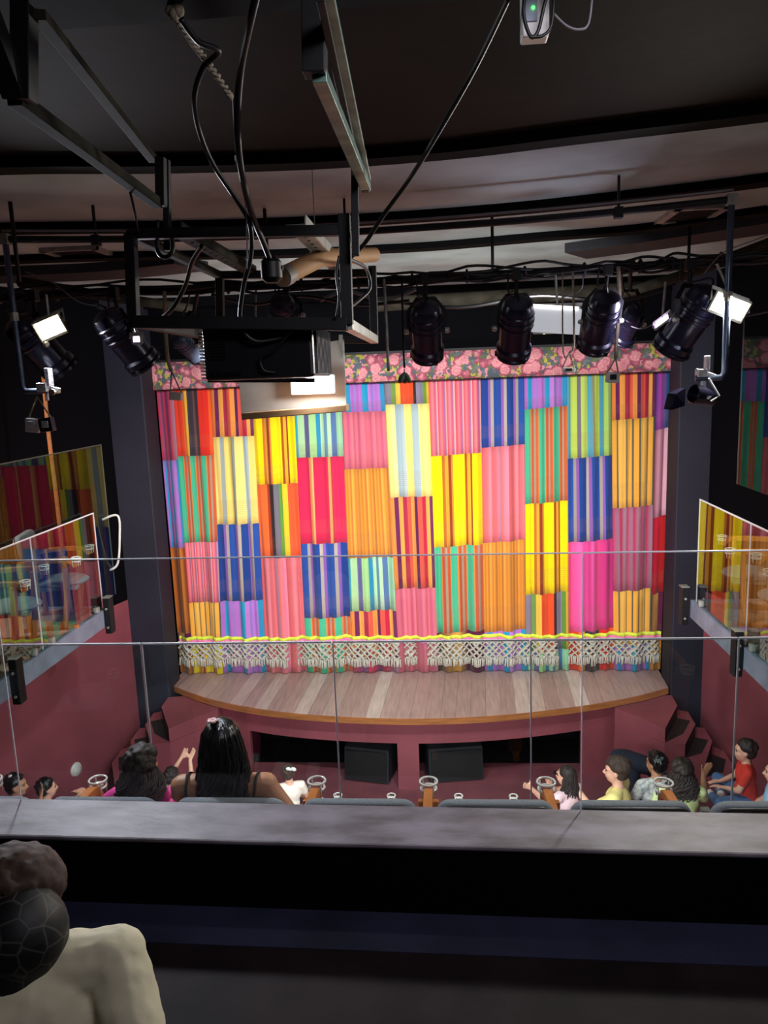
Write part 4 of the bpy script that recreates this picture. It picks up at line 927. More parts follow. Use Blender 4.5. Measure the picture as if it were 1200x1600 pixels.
b = MB(); b.bar(q+Vector((0, 0, .07)), (q.x, q.y, CEIL), 0.012); b.build('stem', M_blk, t)

# ------------------------------------------------------------------ loose cables and ropes
def cable(label, pts, r, m=M_cable, name='cable', cat='cable'):
    P = smooth_path([W(x, y, Y=Y) for x, y, Y in pts], 8)
    return tag(MB().tube(P, r, 8).build(name, m, None, True), label, cat)
cable('thick black cable falling from the top edge beside the rope', [(404, -20, 1.7), (392, 30, 1.75), (376, 110, 1.9), (371, 190, 2.0), (376, 260, 2.1), (392, 330, 2.3), (412, 380, 2.5), (424, 412, 2.6)], 0.009)
cable('second black cable curving from the rope knot to the projector', [(283, 30, 1.8), (310, 65, 1.85), (342, 80, 1.9), (318, 105, 1.95), (304, 150, 2.0), (310, 200, 2.1), (332, 255, 2.2), (368, 310, 2.3), (390, 350, 2.35), (392, 400, 2.4), (380, 450, 2.45), (376, 505, 2.5), (400, 533, 2.52), (450, 525, 2.54)], 0.007)
cable('taut black cable running from the top edge down to the cage corner', [(798, -10, 1.9), (740, 110, 2.1), (680, 215, 2.25), (640, 280, 2.4), (600, 335, 2.5), (570, 380, 2.55), (545, 405, 2.6)], 0.007)
cable('thin black cable from the cage corner curving to the right rear upright', [(545, 405, 2.6), (572, 420, 3.2), (578, 450, 3.3), (560, 470, 3.2), (540, 485, 2.9)], 0.007)
cable('black cable drooping from the cage top to the left can lamp', [(316, 384, 2.6), (300, 410, 2.7), (288, 450, 2.8), (262, 490, 2.9), (220, 512, 3.2)], 0.008)
cable('black cable looped on top of the cage at left', [(247, 345, 2.52), (246, 390, 2.5), (258, 402, 2.48), (270, 390, 2.48), (266, 360, 2.5)], 0.007)
cable('cable looping over the back of the projector', [(470, 500, 2.5), (430, 545, 2.52), (408, 560, 2.53), (412, 578, 2.53), (430, 582, 2.54)], 0.004)
cable('black cable hanging on the right upright of the cage', [(530, 400, 2.47), (526, 430, 2.46), (530, 465, 2.46), (526, 495, 2.46)], 0.005)
cable('fine grey wire hanging from the ceiling with a paper tag', [(487, 236, 4.2), (489, 300, 4.2), (494, 390, 4.2)], 0.0025, M_cablegrey, 'wire', 'wire')
cable('fine wire under the twisted rope', [(362, 150, 2.0), (368, 230, 2.1), (384, 320, 2.3), (386, 420, 2.4)], 0.002, M_cablegrey, 'wire', 'wire')
cable('thin black strap from the left angle iron to the cage top', [(201, 290, 2.3), (210, 330, 2.35), (217, 368, 2.5)], 0.004, M_blk, 'strap', 'strap')
cable('white curved tube hanging beside the left balcony glass', [(160, 812, 7.88), (184, 806, 7.9), (187, 840, 7.9), (184, 880, 7.9), (172, 891, 7.88)], 0.012, M_white, 'tube', 'tube')
cable('orange brown pole standing behind the far left can lamp', [(66, 560, 7.2), (74, 660, 7.2), (86, 760, 7.2), (100, 880, 7.2), (112, 958, 7.2)], 0.02, M_fascia, 'pole', 'pole')
for k, (pts, lab) in enumerate((([(860, 470, 5.0), (905, 455, 5.0), (911, 430, 5.0)], 'thin pale wire looping above the white flood lamp'), ([(985, 510, 5.0), (1010, 512, 5.0), (1060, 480, 4.9), (1080, 470, 4.8)], 'thin pale wire strung between the two right can lamps'),
                            ([(1098, 430, 4.9), (1130, 395, 4.8), (1180, 375, 4.7), (1230, 355, 4.7)], 'thin silver wire rising to the right beyond the drop pipe'), ([(150, 478, 4.8), (120, 470, 4.8), (80, 440, 4.8), (40, 425, 4.8)], 'thin silver wire near the far left can lamp'),
                            ([(905, 500, 5.0), (915, 505, 5.0), (925, 512, 5.0)], 'short pale cord between the white flood and the can lamp'))):
    cable(lab, pts, 0.0035, M_cablegrey, 'wire', 'wire')
for lab, pts in (('bundle of black cables sagging behind the cage', [(330, 460, 5.2), (400, 475, 5.3), (470, 462, 5.3), (560, 476, 5.3), (640, 470, 5.3)]), ('black cable sagging behind the upright can lamps', [(600, 470, 5.4), (720, 480, 5.4), (840, 462, 5.4), (960, 470, 5.4), (1050, 450, 5.4)]),
                 ('pale cable lying behind the cage bars', [(500, 470, 5.3), (540, 455, 5.3), (600, 468, 5.3), (650, 452, 5.3)])):
    cable(lab, pts, 0.012, M_cable if 'black' in lab else M_cablegrey)
# twisted rope with knots
P = smooth_path([W(x, y, Y=Y) for x, y, Y in ((272, 22, 1.85), (300, 65, 1.9), (330, 105, 1.95), (360, 150, 2.0))], 10)
t = thing('rope', 'short twisted rope hanging down from a knot near the top left', 'rope', P[0])
b = MB()
for ph in (0, math.pi): b.tube([p + Vector((math.cos(i*0.9+ph), 0, math.sin(i*0.9+ph)))*0.0045 for i, p in enumerate(smooth_path(P, 2))], 0.0045, 6)
b.build('twisted_strands', M_rope, t, True)
b = MB(); 
for d in ((0, 0, 0), (.012, 0, .006), (-.01, .005, .008)): b.ell(P[0]+Vector(d), (.012, .012, .014))
b.build('knot', M_rope, t, True); MB().ell(P[-1], (.008, .008, .01)).build('knot', M_rope, t, True)
q = W(487, 243, Y=4.2); o = MB().box(q, (0.035, 0.004, 0.045), Matrix.Rotation(.3, 3, 'Y')).build('paper_tag', M_white); tag(o, 'small white paper tag on the fine wire under the ceiling', 'tag')
q = W(370, 250, Y=2.1); o = MB().box(q, (0.010, 0.004, 0.022)).build('paper_tag', M_white); tag(o, 'tiny white tag on the thick black cable', 'tag')
# cluttered pipes above the valance
for lab, pts, r, m in (('round brown pipe behind the lighting pipe', [(580, 476, 7.6), (760, 466, 7.6), (1000, 452, 7.6)], 0.07, M_iron), ('brown timber running up to the right behind the right can lamps', [(960, 462, 6.6), (1060, 432, 6.0), (1210, 378, 5.2)], 0.04, M_iron),
                        ('brown timber running to the left behind the left can lamps', [(300, 482, 6.6), (160, 462, 6.2), (30, 440, 5.6)], 0.04, M_iron)):
    cable(lab, pts, r, m, 'ceiling_pipe', 'pipe')

# speakers under the stage
for lab, x0, x1, y, rz in (('black wedge speaker in the left opening under the stage', -1.30, -0.72, 8.95, -0.2), ('black wedge speaker in the right opening under the stage', -0.30, 0.38, 8.98, 0.15)):
    c = Vector(((x0+x1)/2, y, 0.012)); t = thing('stage_speaker', lab, 'speaker', c, 'wedge speakers under the stage'); R = Matrix.Rotation(rz, 3, 'Z'); w = x1-x0
    vs = [(-w/2, -.22, 0), (w/2, -.22, 0), (w/2, .25, 0), (-w/2, .25, 0), (-w/2, -.16, .42), (w/2, -.16, .42), (w/2, .15, .46), (-w/2, .15, .46)]
    MB().add([c+R @ Vector(v) for v in vs], [(3, 2, 1, 0), (4, 5, 6, 7), (0, 1, 5, 4), (1, 2, 6, 5), (2, 3, 7, 6), (3, 0, 4, 7)]).build('cabinet', M_blkpaint, t, bevel=0.01)
    b = MB(); b.add([c+R @ Vector(v) for v in ((-w/2+.03, -.222, .03), (w/2-.03, -.222, .03), (w/2-.03, -.172, .39), (-w/2+.03, -.172, .39), (-w/2+.03, -.235, .03), (w/2-.03, -.235, .03), (w/2-.03, -.185, .39), (-w/2+.03, -.185, .39))], [(0, 1, 2, 3), (7, 6, 5, 4), (0, 4, 5, 1), (1, 5, 6, 2), (2, 6, 7, 3), (3, 7, 4, 0)]); b.build('grille', M_blk, t)
# white disc on the left wall
w0, w1 = Vector((WL, 9.45, 0)), Vector((-5.5, 4.5, 0)); d = (w1-w0).normalized(); nrm = Vector((-d.y, d.x, 0)); 
if nrm.x < 0: nrm = -nrm
ry = CM @ Vector((118-600, 800-1202, -FOC)); tt = ((w0-Vector((0, 0, EYE))).dot(nrm))/ry.dot(nrm); q = ry*tt+Vector((0, 0, EYE))
t = thing('round_fitting', 'round white disc fixed on the maroon wall at lower left', 'wall disc', q)
Mx = Matrix.Translation(q) @ nrm.to_track_quat('Z', 'X').to_matrix().to_4x4()
MB().lathe([(0.085, 0.0), (0.085, 0.012), (0.07, 0.03), (0.06, 0.03)], 24, Mx).build('ring', M_white, t, 'auto'); MB().lathe([(0.058, 0.0), (0.058, 0.034), (0.03, 0.042)], 24, Mx).build('dome', M_white, t, True)

# ------------------------------------------------------------------ people
SK_T = mat('skin_tan', '#b27c5c', 0.55, var=0.06, scale=20); SK_L = mat('skin_light', '#e0a890', 0.55, var=0.05, scale=20); SK_M = mat('skin_medium', '#c08868', 0.55, var=0.05, scale=20)
M_hair = mat('hair_black', '#0b0a0c', 0.35, var=0.3, scale=60, stretch=(4, 4, .4)); M_hairb = mat('hair_dark_brown', '#231713', 0.65, var=0.35, scale=60, stretch=(4, 4, .4)); M_hairc = mat('hair_brown', '#3c2a22', 0.8, var=0.35, scale=60)
M_eye = mat('eye', '#120c0a', 0.2); M_lip = mat('lips', '#a04c48', 0.5)
def cloth(name, c, c2=None, **k): return mat(name, c, 0.85, bump=0.25, bscale=90, var=k.get('var', 0.06), scale=k.get('scale', 10), col2=c2)

def remesh(o, vox, it=3):
    r = o.modifiers.new('r', 'REMESH'); r.mode = 'VOXEL'; r.voxel_size = vox; r.use_smooth_shade = True
    s = o.modifiers.new('s', 'SMOOTH'); s.iterations = it; s.factor = 0.5
    return o
def rotm(yaw=0, pitch=0, roll=0):
    return Matrix.Rotation(yaw, 3, 'Z') @ Matrix.Rotation(pitch, 3, 'X') @ Matrix.Rotation(roll, 3, 'Y')

def hand(b, wr, d, pn, s=1.0, curl=0.3, side=1):
    """palm, four unequal fingers, thumb. wr wrist, d pointing direction, pn palm normal"""
    d = Vector(d).normalized(); pn = Vector(pn); pn = (pn-d*pn.dot(d)).normalized(); sd = d.cross(pn)*side
    for k in (-1.1, -0.35, 0.4, 1.1): b.cap(wr+d*0.01*s+sd*k*0.012*s, 0.016*s, wr+d*0.085*s+sd*k*0.022*s, 0.0125*s, 8)
    for k, L in ((-1.5, .060), (-0.5, .075), (0.5, .080), (1.4, .070)):
        p = wr+d*0.085*s+sd*k*0.020*s; a = d; r = 0.0095*s
        for j, q in enumerate((0.45, 0.32, 0.26)):
            a = (a+pn*curl*(0.5+0.35*j)).normalized(); e = p+a*L*s*q*1.0+sd*k*0.001*s; b.cap(p, r, e, r*0.9, 7); p = e; r *= 0.9
    p = wr+d*0.025*s+sd*0.022*s; q = p+(d*0.6+sd*0.8+pn*0.2).normalized()*0.045*s; b.cap(p, 0.014*s, q, 0.011*s, 8); b.cap(q, 0.011*s, q+(d*0.9+sd*0.35+pn*0.2).normalized()*0.035*s, 0.009*s, 8)

def head(b, c, R, s=1.0):
    def P(x, y, z): return c + R @ Vector((x, y, z))*s
    def S(r): return tuple(v*s for v in r)
    b.ell(P(0, -.012, .030), S((.076, .096, .092)), R, 18); b.ell(P(0, .018, -.030), S((.063, .072, .088)), R, 16); b.ell(P(0, .050, -.082), S((.032, .030, .026)), R, 10)
    b.cap(P(0, .088, .012), .008*s, P(0, .108, -.026), .0125*s, 8); b.ell(P(-.011, .096, -.031), S((.009, .010, .008)), R, 8); b.ell(P(.011, .096, -.031), S((.009, .010, .008)), R, 8)
    for k in (-1, 1):
        b.ell(P(.076*k, -.004, -.008), S((.010, .018, .030)), R, 8); b.ell(P(.036*k, .060, -.030), S((.024, .024, .024)), R, 8); b.cap(P(.018*k, .086, .026), .008*s, P(.046*k, .074, .028), .007*s, 6)
    b.cap(P(-.020, .084, -.055), .007*s, P(.020, .084, -.055), .007*s, 6)
def face(c, R, s, parent, m_hair):
    def P(x, y, z): return c + R @ Vector((x, y, z))*s
    for k in (-1, 1):
        e = MB(); e.ell(P(.031*k, .083, .006), (.011*s, .006*s, .0065*s), R, 8); e.build('eye', M_eye, parent, True)
        e = MB(); e.cap(P(.018*k, .091, .024), .003*s, P(.046*k, .080, .027), .0025*s, 6); e.build('eyebrow', m_hair, parent, True)
    e = MB(); e.cap(P(-.018, .090, -.055), .0045*s, P(.018, .090, -.055), .0045*s, 6); e.build('lips', M_lip, parent, True)

def hair_cap(c, R, s, m, parent, style='short', vox=0.007, length=0.3, strands=60, curl=0.0, name='hair', spread=1.0, seed=1):
    rnd = random.Random(seed)
    def P(x, y, z): return c + R @ Vector((x, y, z))*s
    b = MB(); b.ell(P(0, -.026, .046), (.086*s, .100*s, .090*s), R, 16); b.ell(P(0, -.050, .000), (.080*s, .075*s, .085*s), R, 14)
    if style == 'short' or curl > 1.5:
        for i in range(strands if style == 'short' else 110):
            a = rnd.uniform(0, 6.28); t = rnd.uniform(-.15, 1.0); x = math.cos(a)*math.sqrt(1-t*t if t > 0 else 1); y = math.sin(a)*math.sqrt(1-t*t if t > 0 else 1)
            if y > 0.35 and t < 0.35: continue
            b.ell(P(x*.078, -.026+y*.092, .046+t*.078), ((.022+.010*min(curl, 1))*rnd.uniform(.6, 1.15)*s,)*3, None, 8)
    o = b.build(name, m, parent, True); remesh(o, vox*s if s > .5 else vox, 2)
    if style == 'long':
        w = MB(); w2 = MB()
        for i in range(strands):
            a = rnd.uniform(math.pi*0.93, math.pi*2.07); r = rnd.uniform(.75, 1.0); t = rnd.uniform(0, 1)
            top = P(math.cos(a)*.05*t, -.026+math.sin(a)*.06*t, .046+.088*math.sqrt(1-.45*t*t)); sd = P(math.cos(a)*.092*r, -.03+math.sin(a)*.100*r, .02)
            L = length*rnd.uniform(.75, 1.05)*s; ph = rnd.uniform(0, 6.28); k = 12; pts = [top, top.lerp(sd, .5)+(sd-c)*0.12, sd]
            ox = math.cos(a)*spread*0.06*s
            for j in range(1, k+1):
                q = j/k; pts.append(Vector((sd.x+ox*q, sd.y-(0.02*q)*s, sd.z-L*q)) + Vector((math.sin(ph+q*11), math.cos(ph+q*11), 0))*curl*0.016*s*min(1, q*3))
            w.tube(pts, [.0075*s]*3 + [(.009-.005*(j/k))*s for j in range(1, k+1)], 5)
        w.build(name.replace('hair', 'hair_strands'), m, parent, True)
    return o

def person(label, hip, rot=0.0, s=1.0, skin=SK_M, top=None, legs=None, hm=None, hstyle='short', hk=None, arms=None, hyaw=0.0, hpitch=0.0, lean=0.0, sleeve='short', legpose='sit', vox=0.009, group=None, hhead=1.0, hoff=(0, 0, 0), hworld=None, shw=.165, strapx=.100, feet_drop=0.42, neckline=None, tilt=0.0, cat='person'):
    """seated person; local frame faces +Y"""
    Rz = Matrix.Rotation(rot, 3, 'Z'); hip = Vector(hip)
    T = lambda v: hip + Rz @ (Vector(v)*s)
    t = thing('person', label, cat, hip, group)
    L = lambda z: -lean*z      # backwards lean
    pel = (0, 0.02, .09); wai = (0, L(.22), .22); che = (0, L(.38)+.005, .37); shz = .475
    shl = (-shw, L(shz), shz); shr = (shw, L(shz), shz); nb = (0, L(.50), .50); nt = (0, L(.58)+.015, .585); hc = Vector((0, L(.66)+.03, .665)) + Vector(hoff)
    A = {'L': [(-.245, .06, .26), (-.14, .26, .17)], 'R': [(.245, .06, .26), (.14, .26, .17)]}
    HD = {'L': ((.3, 1, -.1), (0, 0, -1)), 'R': ((-.3, 1, -.1), (0, 0, -1))}
    if arms:
        for k in arms:
            A[k] = arms[k][:2]
            if len(arms[k]) > 2: HD[k] = arms[k][2]
    if legpose == 'sit': LG = {-1: [(-.085, .02, .08), (-.11, .42, .09), (-.11, .44, .09-feet_drop), (-.12, .56, .07-feet_drop)], 1: [(.085, .02, .08), (.11, .42, .09), (.11, .44, .09-feet_drop), (.12, .56, .07-feet_drop)]}
    else: LG = {-1: [(-.085, .02, .07), (-.30, .28, .12), (-.02, .36, .05), (.06, .38, .04)], 1: [(.085, .02, .07), (.30, .30, .12), (.06, .26, .05), (-.04, .25, .04)]}
    Rh = Rz @ rotm(hyaw, hpitch, tilt); hcw = T(hc) if hworld is None else Vector(hworld)
    sh = 1.0 if s > 0.8 else 1.0
    b = MB(); r = lambda v: v*s
    b.ell(T(pel), (r(.155), r(.115), r(.10)), Rz, 16); b.cap(T(pel), r(.12), T(wai), r(.105), 14); b.ell(T(wai), (r(.130), r(.095), r(.12)), Rz, 14); b.ell(T(che), (r(.155), r(.105), r(.15)), Rz, 16)
    b.cap(T(shl), r(.055), T(shr), r(.055), 12); b.cap(T((-.10, L(shz)+.0, shz+.0)), r(.05), T(nb), r(.05), 10); b.cap(T((.10, L(shz), shz)), r(.05), T(nb), r(.05), 10)
    b.cap(T(nb), r(.056), T(nt), r(.050), 12); b.cap(T(nt), r(.048), hcw + Rh @ Vector((0, -.01, -.05))*s*hhead, r(.050), 12)
    head(b, hcw, Rh, s*hhead)
    for k, sp in (('L', shl), ('R', shr)):
        e, w = A[k]; sg = -1 if k == 'L' else 1
        b.cap(T(sp), r(.050), T(e), r(.038), 12); b.cap(T(e), r(.038), T(w), r(.025), 12)
        hand(b, T(w), Rz @ Vector(HD[k][0]), Rz @ Vector(HD[k][1]), s, 0.3, -sg)
    for sg in (-1, 1):
        p = LG[sg]; b.cap(T(p[0]), r(.085), T(p[1]), r(.058), 14); b.cap(T(p[1]), r(.056), T(p[2]), r(.036), 12); b.cap(T(p[2]), r(.036), T(p[3]), r(.032), 10)
    body = remesh(b.build('body', skin, t, True), vox)
    face(hcw, Rh, s*hhead, t, hm or M_hair)
    if top is not None:
        g = MB(); e_ = .010; zt = shz
        b_ = g; b_.cap(T((0, 0, .07)), r(.125+e_), T(wai), r(.115+e_), 14); b_.ell(T((0, 0.01, .08)), (r(.165), r(.125), r(.09)), Rz, 14); b_.ell(T(wai), (r(.140), r(.105), r(.13)), Rz, 14); b_.ell(T(che), (r(.167), r(.117), r(.155)), Rz, 16)
        if sleeve != 'strap':
            b_.cap(T(shl), r(.063), T(shr), r(.063), 12); b_.cap(T((-.09, L(shz), shz+.012)), r(.052), T((.09, L(shz), shz+.012)), r(.052), 12)
            for k, sp in (('L', shl), ('R', shr)):
                e, w = A[k]; q = {'none': .08, 'short': .55, 'long': 1.0}[sleeve]; m_ = Vector(sp).lerp(Vector(e), q); b_.cap(T(sp), r(.062), T(m_), r(.055 if q < 1 else .048), 12)
                if sleeve == 'long': b_.cap(T(e), r(.048), T(Vector(e).lerp(Vector(w), .92)), r(.036), 12)
        o = g.build('shirt' if sleeve != 'strap' else 'camisole', top, t, True); remesh(o, vox, 3)
        tx = bpy.data.textures.new('wrinkle', 'CLOUDS'); tx.noise_scale = 0.06; d = o.modifiers.new('d', 'DISPLACE'); d.texture = tx; d.strength = 0.012*s; d.mid_level = 0.5
        if sleeve == 'strap':
            for sg in (-1, 1):
                pts = smooth_path([T((sg*.075, L(.36)-.115, .34)), T((sg*(strapx-.01), L(.44)-.095, .44)), T((sg*strapx, L(shz)-.05, shz+.048)), T((sg*strapx, L(shz)+.03, shz+.050)), T((sg*.085, L(.4)+.10, .40))], 4)
                MB().tube(pts, 0, 4, 0, True, (0.004*s, 0.013*s)).build('strap', top, t, True)
    if legs is not None:
        g = MB(); g.ell(T(pel), (r(.168), r(.128), r(.105)), Rz, 14)
        for sg in (-1, 1):
            p = LG[sg]; g.cap(T(p[0]), r(.095), T(p[1]), r(.068), 14); g.cap(T(p[1]), r(.066), T(Vector(p[1]).lerp(Vector(p[2]), .92)), r(.048), 12)
        remesh(g.build('trousers', legs, t, True), vox, 2)
        for sg in (-1, 1):
            p = LG[sg]; g = MB(); g.cap(T(p[2]), r(.044), T(p[3]), r(.040), 10); g.build('shoe', M_white, t, True)
    hk = hk or {}
    hair_cap(hcw, Rh, s*hhead, hm or M_hair, t, hstyle, **hk)
    return t, T, hcw, Rh

jean = cloth('blue_denim', '#4a6a98'); dark = cloth('dark_trousers', '#1c2030')
# the long haired person in the balcony row
hp = W(345, 1150, Y=3.22)
t, T_, hc, Rh = person('person with long black hair and black shoulder straps seated in the balcony row', (hp.x+0.03, 3.13, hp.z-0.665), 0.05, 1.0, SK_T, cloth('black_knit', '#101014'), dark, M_hair, 'long',
    dict(length=.40, strands=380, curl=1.3, spread=.35, vox=.006, seed=4), {'L': [(-.24, .02, .27), (-.20, .24, .22)], 'R': [(.33, -.03, .29), (.30, .18, .20)]}, 0.15, 0.02, 0.02, 'strap', vox=.007, shw=.19, strapx=.155)
c = hc + Rh @ Vector((-.03, -.05, .135)); b = MB()
for k in range(5): b.ell(c+Rh @ Vector((math.cos(k*1.26)*.014, math.sin(k*1.26)*.014, .004)), (.013, .013, .006), None, 8)
b.build('hair_clip', mat('pale_pink_clip', '#e8b8b8', .4), t, True)
# curly haired child with pink sleeves
hp = W(236, 1180, Y=3.34)
person('curly haired child in a bright pink top leaning on the armrests in the balcony row', (hp.x, 3.22, hp.z-0.665*.78), -0.05, 0.78, SK_T, cloth('pink_knit', '#e8409a'), cloth('pink_trousers', '#f05090'), M_hairb, 'long',
    dict(length=.34, strands=420, curl=3.2, spread=.7, vox=.006, seed=9), {'L': [(-.36, .10, .33), (-.50, .22, .34), ((-1, .6, 0), (0, 0, -1))], 'R': [(.32, .08, .30), (.40, .26, .32), ((.6, 1, 0), (0, 0, -1))]}, -0.1, 0.1, 0.0, 'short', vox=.007)
# people in the stalls
def stalls(label, px, py, Y, rot, s, **k):
    p = W(px, py, Y=Y); h = (p.x, p.y-0.03*s, p.z-0.665*s)
    return person(label, h, rot, s, vox=0.011, **k)
HS = dict(strands=70, vox=.009)
t3 = stalls('person in pale blue with hand at the chin at the far left of the stalls', 24, 1226, 6.55, -0.9, 0.95, skin=SK_M, top=cloth('pale_blue', '#8ec0dc'), legs=dark, hm=M_hair, hk=HS, arms={'R': [(.22, .16, .30), (.10, .22, .50), ((-.2, .3, 1), (0, -1, 0))]}, hyaw=-0.5)
for dz, dy in ((.09, -.04), (.03, -.10)):
    b = MB(); b.ell(t3[2]+t3[3] @ Vector((-.02, dy, dz))+Vector((.01, -.05, .02)), (.026, .020, .022), None, 10); b.build('hair_clip', M_white, t3[0], True)
stalls('black haired person in lilac reaching forward in the left stalls', 72, 1231, 6.9, -0.7, 0.9, skin=SK_L, top=cloth('lilac', '#d8c0e0'), legs=dark, hm=M_hair, hk=dict(strands=60, vox=.009, curl=0), arms={'R': [(.22, .24, .40), (.10, .48, .46), ((0, 1, .4), (0, 0, -1))]}, hyaw=-0.2, sleeve='long')
stalls('fair skinned person with both hands lifted, seen between the two balcony row people', 268, 1214, 7.0, -0.3, 0.8, skin=SK_L, top=cloth('white_pink', '#ead0d8'), legs=dark, hm=M_hairb, hk=HS, arms={'L': [(-.12, .16, .62), (.0, .24, .82), ((.5, .5, 1), (0, -1, 0))], 'R': [(.20, .16, .62), (.12, .26, .80), ((.2, .6, 1), (0, -1, 0))]}, hpitch=-.3)
t5 = stalls('small child with a white hair bow seen past the bare shoulder', 452, 1207, 7.0, 0.3, 0.72, skin=SK_L, top=cloth('cream_top', '#ead8cc'), legs=dark, hm=M_hairc, hk=HS, hyaw=-.3)
c = t5[2]+Vector((.04, -.07, .07)); b = MB()
for k in (-1, 1): b.ell(c+Vector((.028*k, 0, .004)), (.030, .012, .022), Matrix.Rotation(.4*k, 3, 'Y'), 10)
b.ell(c, (.012, .014, .012)); b.build('hair_bow', M_white, t5[0], True)
stalls('person with a fringe and dark ponytail raising one arm in the right stalls', 886, 1212, 6.9, 0.75, 0.85, skin=SK_L, top=cloth('pale_pink_top', '#f0c8d0'), legs=jean, hm=M_hairb, hstyle='long', hk=dict(length=.28, strands=90, curl=.4, vox=.009, seed=3), arms={'L': [(-.26, .14, .44), (-.42, .18, .62), ((-1, .1, .7), (0, -1, 0))], 'R': [(.10, .24, .36), (-.02, .22, .48), ((-.6, .1, 1), (0, -1, 0))]}, hyaw=.3, sleeve='none')
t6 = stalls('person with short curly brown hair in a yellow shirt holding a phone', 966, 1203, 6.9, 1.1, 1.05, skin=SK_L, top=cloth('yellow_shirt', '#eed98a'), legs=dark, hm=M_hairc, hk=dict(strands=160, curl=1, vox=.009, seed=5), arms={'L': [(-.18, .20, .34), (-.12, .40, .52), ((0, 1, .3), (0, 0, 1))]}, hyaw=.2)
q = t6[1]((-.13, .50, .56)); o = MB().box(q, (0.075, 0.15, 0.009), rotm(1.1, 0.35)).build('mobile_phone', M_cable, None, bevel=0.003); tag(o, 'dark mobile phone in the hand of the person in yellow', 'phone')
t7 = stalls('black haired person in a white patterned shirt with sunglasses pushed up', 1026, 1193, 7.2, 0.3, 1.0, skin=SK_M, top=cloth('white_print', '#f2efea', '#9aa0a4', scale=26), legs=dark, hm=M_hair, hk=HS, hyaw=.35)
Rg = t7[3]; c = t7[2]; b = MB()
for k in (-1, 1): b.ell(c+Rg @ Vector((.034*k, .060, .105)), (.026, .008, .016), Rg @ Matrix.Rotation(-.7, 3, 'X'), 10); b.tube([c+Rg @ Vector((.062*k, .052, .105)), c+Rg @ Vector((.092*k, -.03, .05))], .003, 6)
b.tube([c+Rg @ Vector((-.01, .066, .107)), c+Rg @ Vector((.01, .066, .107))], .003, 6)
b.build('sunglasses', mat('smoked_lens', '#30343c', .1, spec=1.0), t7[0], True)
stalls('person with long curly dark hair in a pale green top, one hand out', 1064, 1205, 6.5, -0.1, 0.95, skin=SK_T, top=cloth('pale_green', '#b8c878', '#dce4b0', scale=24), legs=dark, hm=M_hairb, hstyle='long', hk=dict(length=.24, strands=200, curl=1.8, spread=.8, vox=.009, seed=6), arms={'R': [(.24, .12, .34), (.26, .30, .48), ((.5, .6, .6), (0, -1, 0))]})
stalls('boy in a red T-shirt and jeans sitting sideways at the right wall', 1166, 1172, 7.05, 1.25, 0.82, skin=SK_L, top=cloth('red_shirt', '#d8382c'), legs=jean, hm=M_hairb, hk=dict(strands=90, vox=.009), legpose='cross', hyaw=.1, arms={'L': [(-.20, .08, .26), (-.14, .24, .24)], 'R': [(.22, .10, .24), (.12, .26, .18)]}, hhead=1.12)
stalls('person in light blue at the right edge of the picture behind the boy in red', 1215, 1205, 6.75, 1.3, 0.95, skin=SK_L, top=cloth('light_blue', '#9ac8e8'), legs=cloth('pale_jeans', '#88b8d8'), hm=M_hairb, hk=HS, legpose='cross')
# dark jacket over the rail below the curly haired person
q = W(1000, 1190, Y=7.95); b = MB(); b.ell(q+Vector((0, 0, -.02)), (.30, .12, .10), Matrix.Rotation(.35, 3, 'Y'), 14); b.ell(q+Vector((-.14, .05, .03)), (.18, .10, .08), Matrix.Rotation(.2, 3, 'Y'), 12); b.cap(q+Vector((.1, 0, -.05)), .09, q+Vector((.32, 0, -.3)), .08)
b.cap(q+Vector((-.1, 0, -.1)), .10, (q.x-.05, q.y, 0.05), .12)
o = remesh(b.build('jacket', cloth('navy_cloth', '#1e2436'), None, True), .012); tag(o, 'dark navy jacket heaped behind the person in the white patterned shirt', 'jacket')
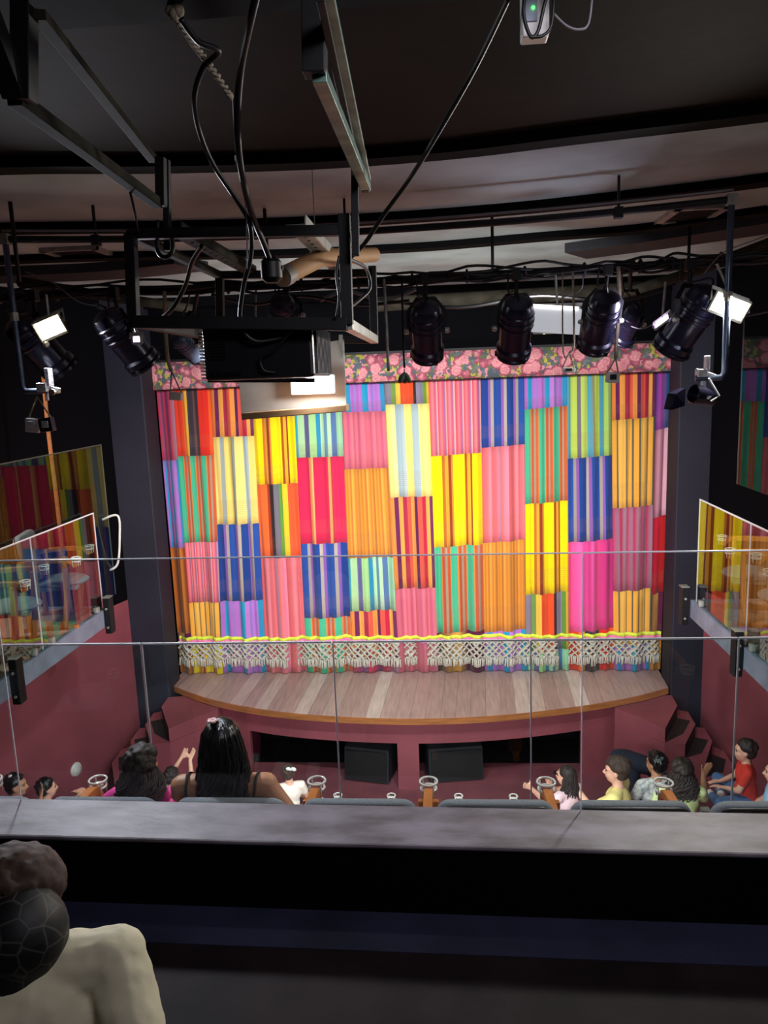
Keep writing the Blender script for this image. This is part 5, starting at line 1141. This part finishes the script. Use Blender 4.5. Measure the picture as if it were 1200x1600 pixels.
# bright pink bag between the seats
q = W(268, 1258, Y=3.05); b = MB(); b.ell(q+Vector((0, .05, -.12)), (.05, .09, .14)); o = remesh(b.build('bag', cloth('hot_pink_cloth', '#ff4f9c'), None, True), .008); tag(o, 'bright pink bag wedged between two balcony seats', 'bag')
# the person in the near left corner
hp = W(40, 1425, Y=1.22)
t, T_, hc, Rh = person('person in a cream shirt and dark patterned headscarf close by at lower left', (-.755, 0.96, 3.41), 0.25, 1.0, SK_T, mat('cream_shirt', '#c9c2a4', .8, bump=.3, bscale=12), cloth('dark_skirt', '#202028'), M_hairc, 'short',
    dict(strands=420, curl=-0.6, vox=.005, seed=8), {'L': [(-.25, .06, .26), (-.14, .26, .17)], 'R': [(.27, .04, .25), (.22, .26, .16)]}, 0.1, -0.75, -0.50, 'short', vox=.007, hworld=W(28, 1438, Y=1.25), shw=.175)
b = MB(); sc = W(34, 1462, Y=1.19); b.ell(sc, (.082, .085, .088), None, 24); b.ell(sc+Vector((-.01, -.03, -.05)), (.060, .06, .055), None, 20)
M_scarf = mat('dark_patterned_scarf', '#0c0c10', .6); nt = M_scarf.node_tree
vv = nt.nodes.new('ShaderNodeTexVoronoi'); vv.feature = 'DISTANCE_TO_EDGE'; vv.inputs['Scale'].default_value = 26; tc = nt.nodes.new('ShaderNodeTexCoord'); nt.links.new(tc.outputs['Object'], vv.inputs[0])
rr = nt.nodes.new('ShaderNodeValToRGB'); rr.color_ramp.elements[0].color = lin('#45423c'); rr.color_ramp.elements[1].color = lin('#0b0b0e'); rr.color_ramp.elements[1].position = 0.06; nt.links.new(vv.outputs[0], rr.inputs[0]); nt.links.new(rr.outputs[0], nt.nodes['Principled BSDF'].inputs['Base Color'])
remesh(b.build('headscarf', M_scarf, t, True), .006, 3)
# the bench they sit on
bn = thing('gallery_bench', 'dark upholstered bench under the person in the cream shirt', 'bench', (-1.0, 1.1, 3.13))
sz = t.location.z
b = MB(); b.span((-1.6, 0.75, sz-.08), (-0.45, 1.2, sz-0.0)); b.build('seat', M_blkpaint, bn, bevel=.02)
for x in (-1.5, -.55):
    for y in (.81, 1.14): MB().bar((x, y, 3.13), (x, y, sz-.07), .04).build('leg', M_blk, bn)
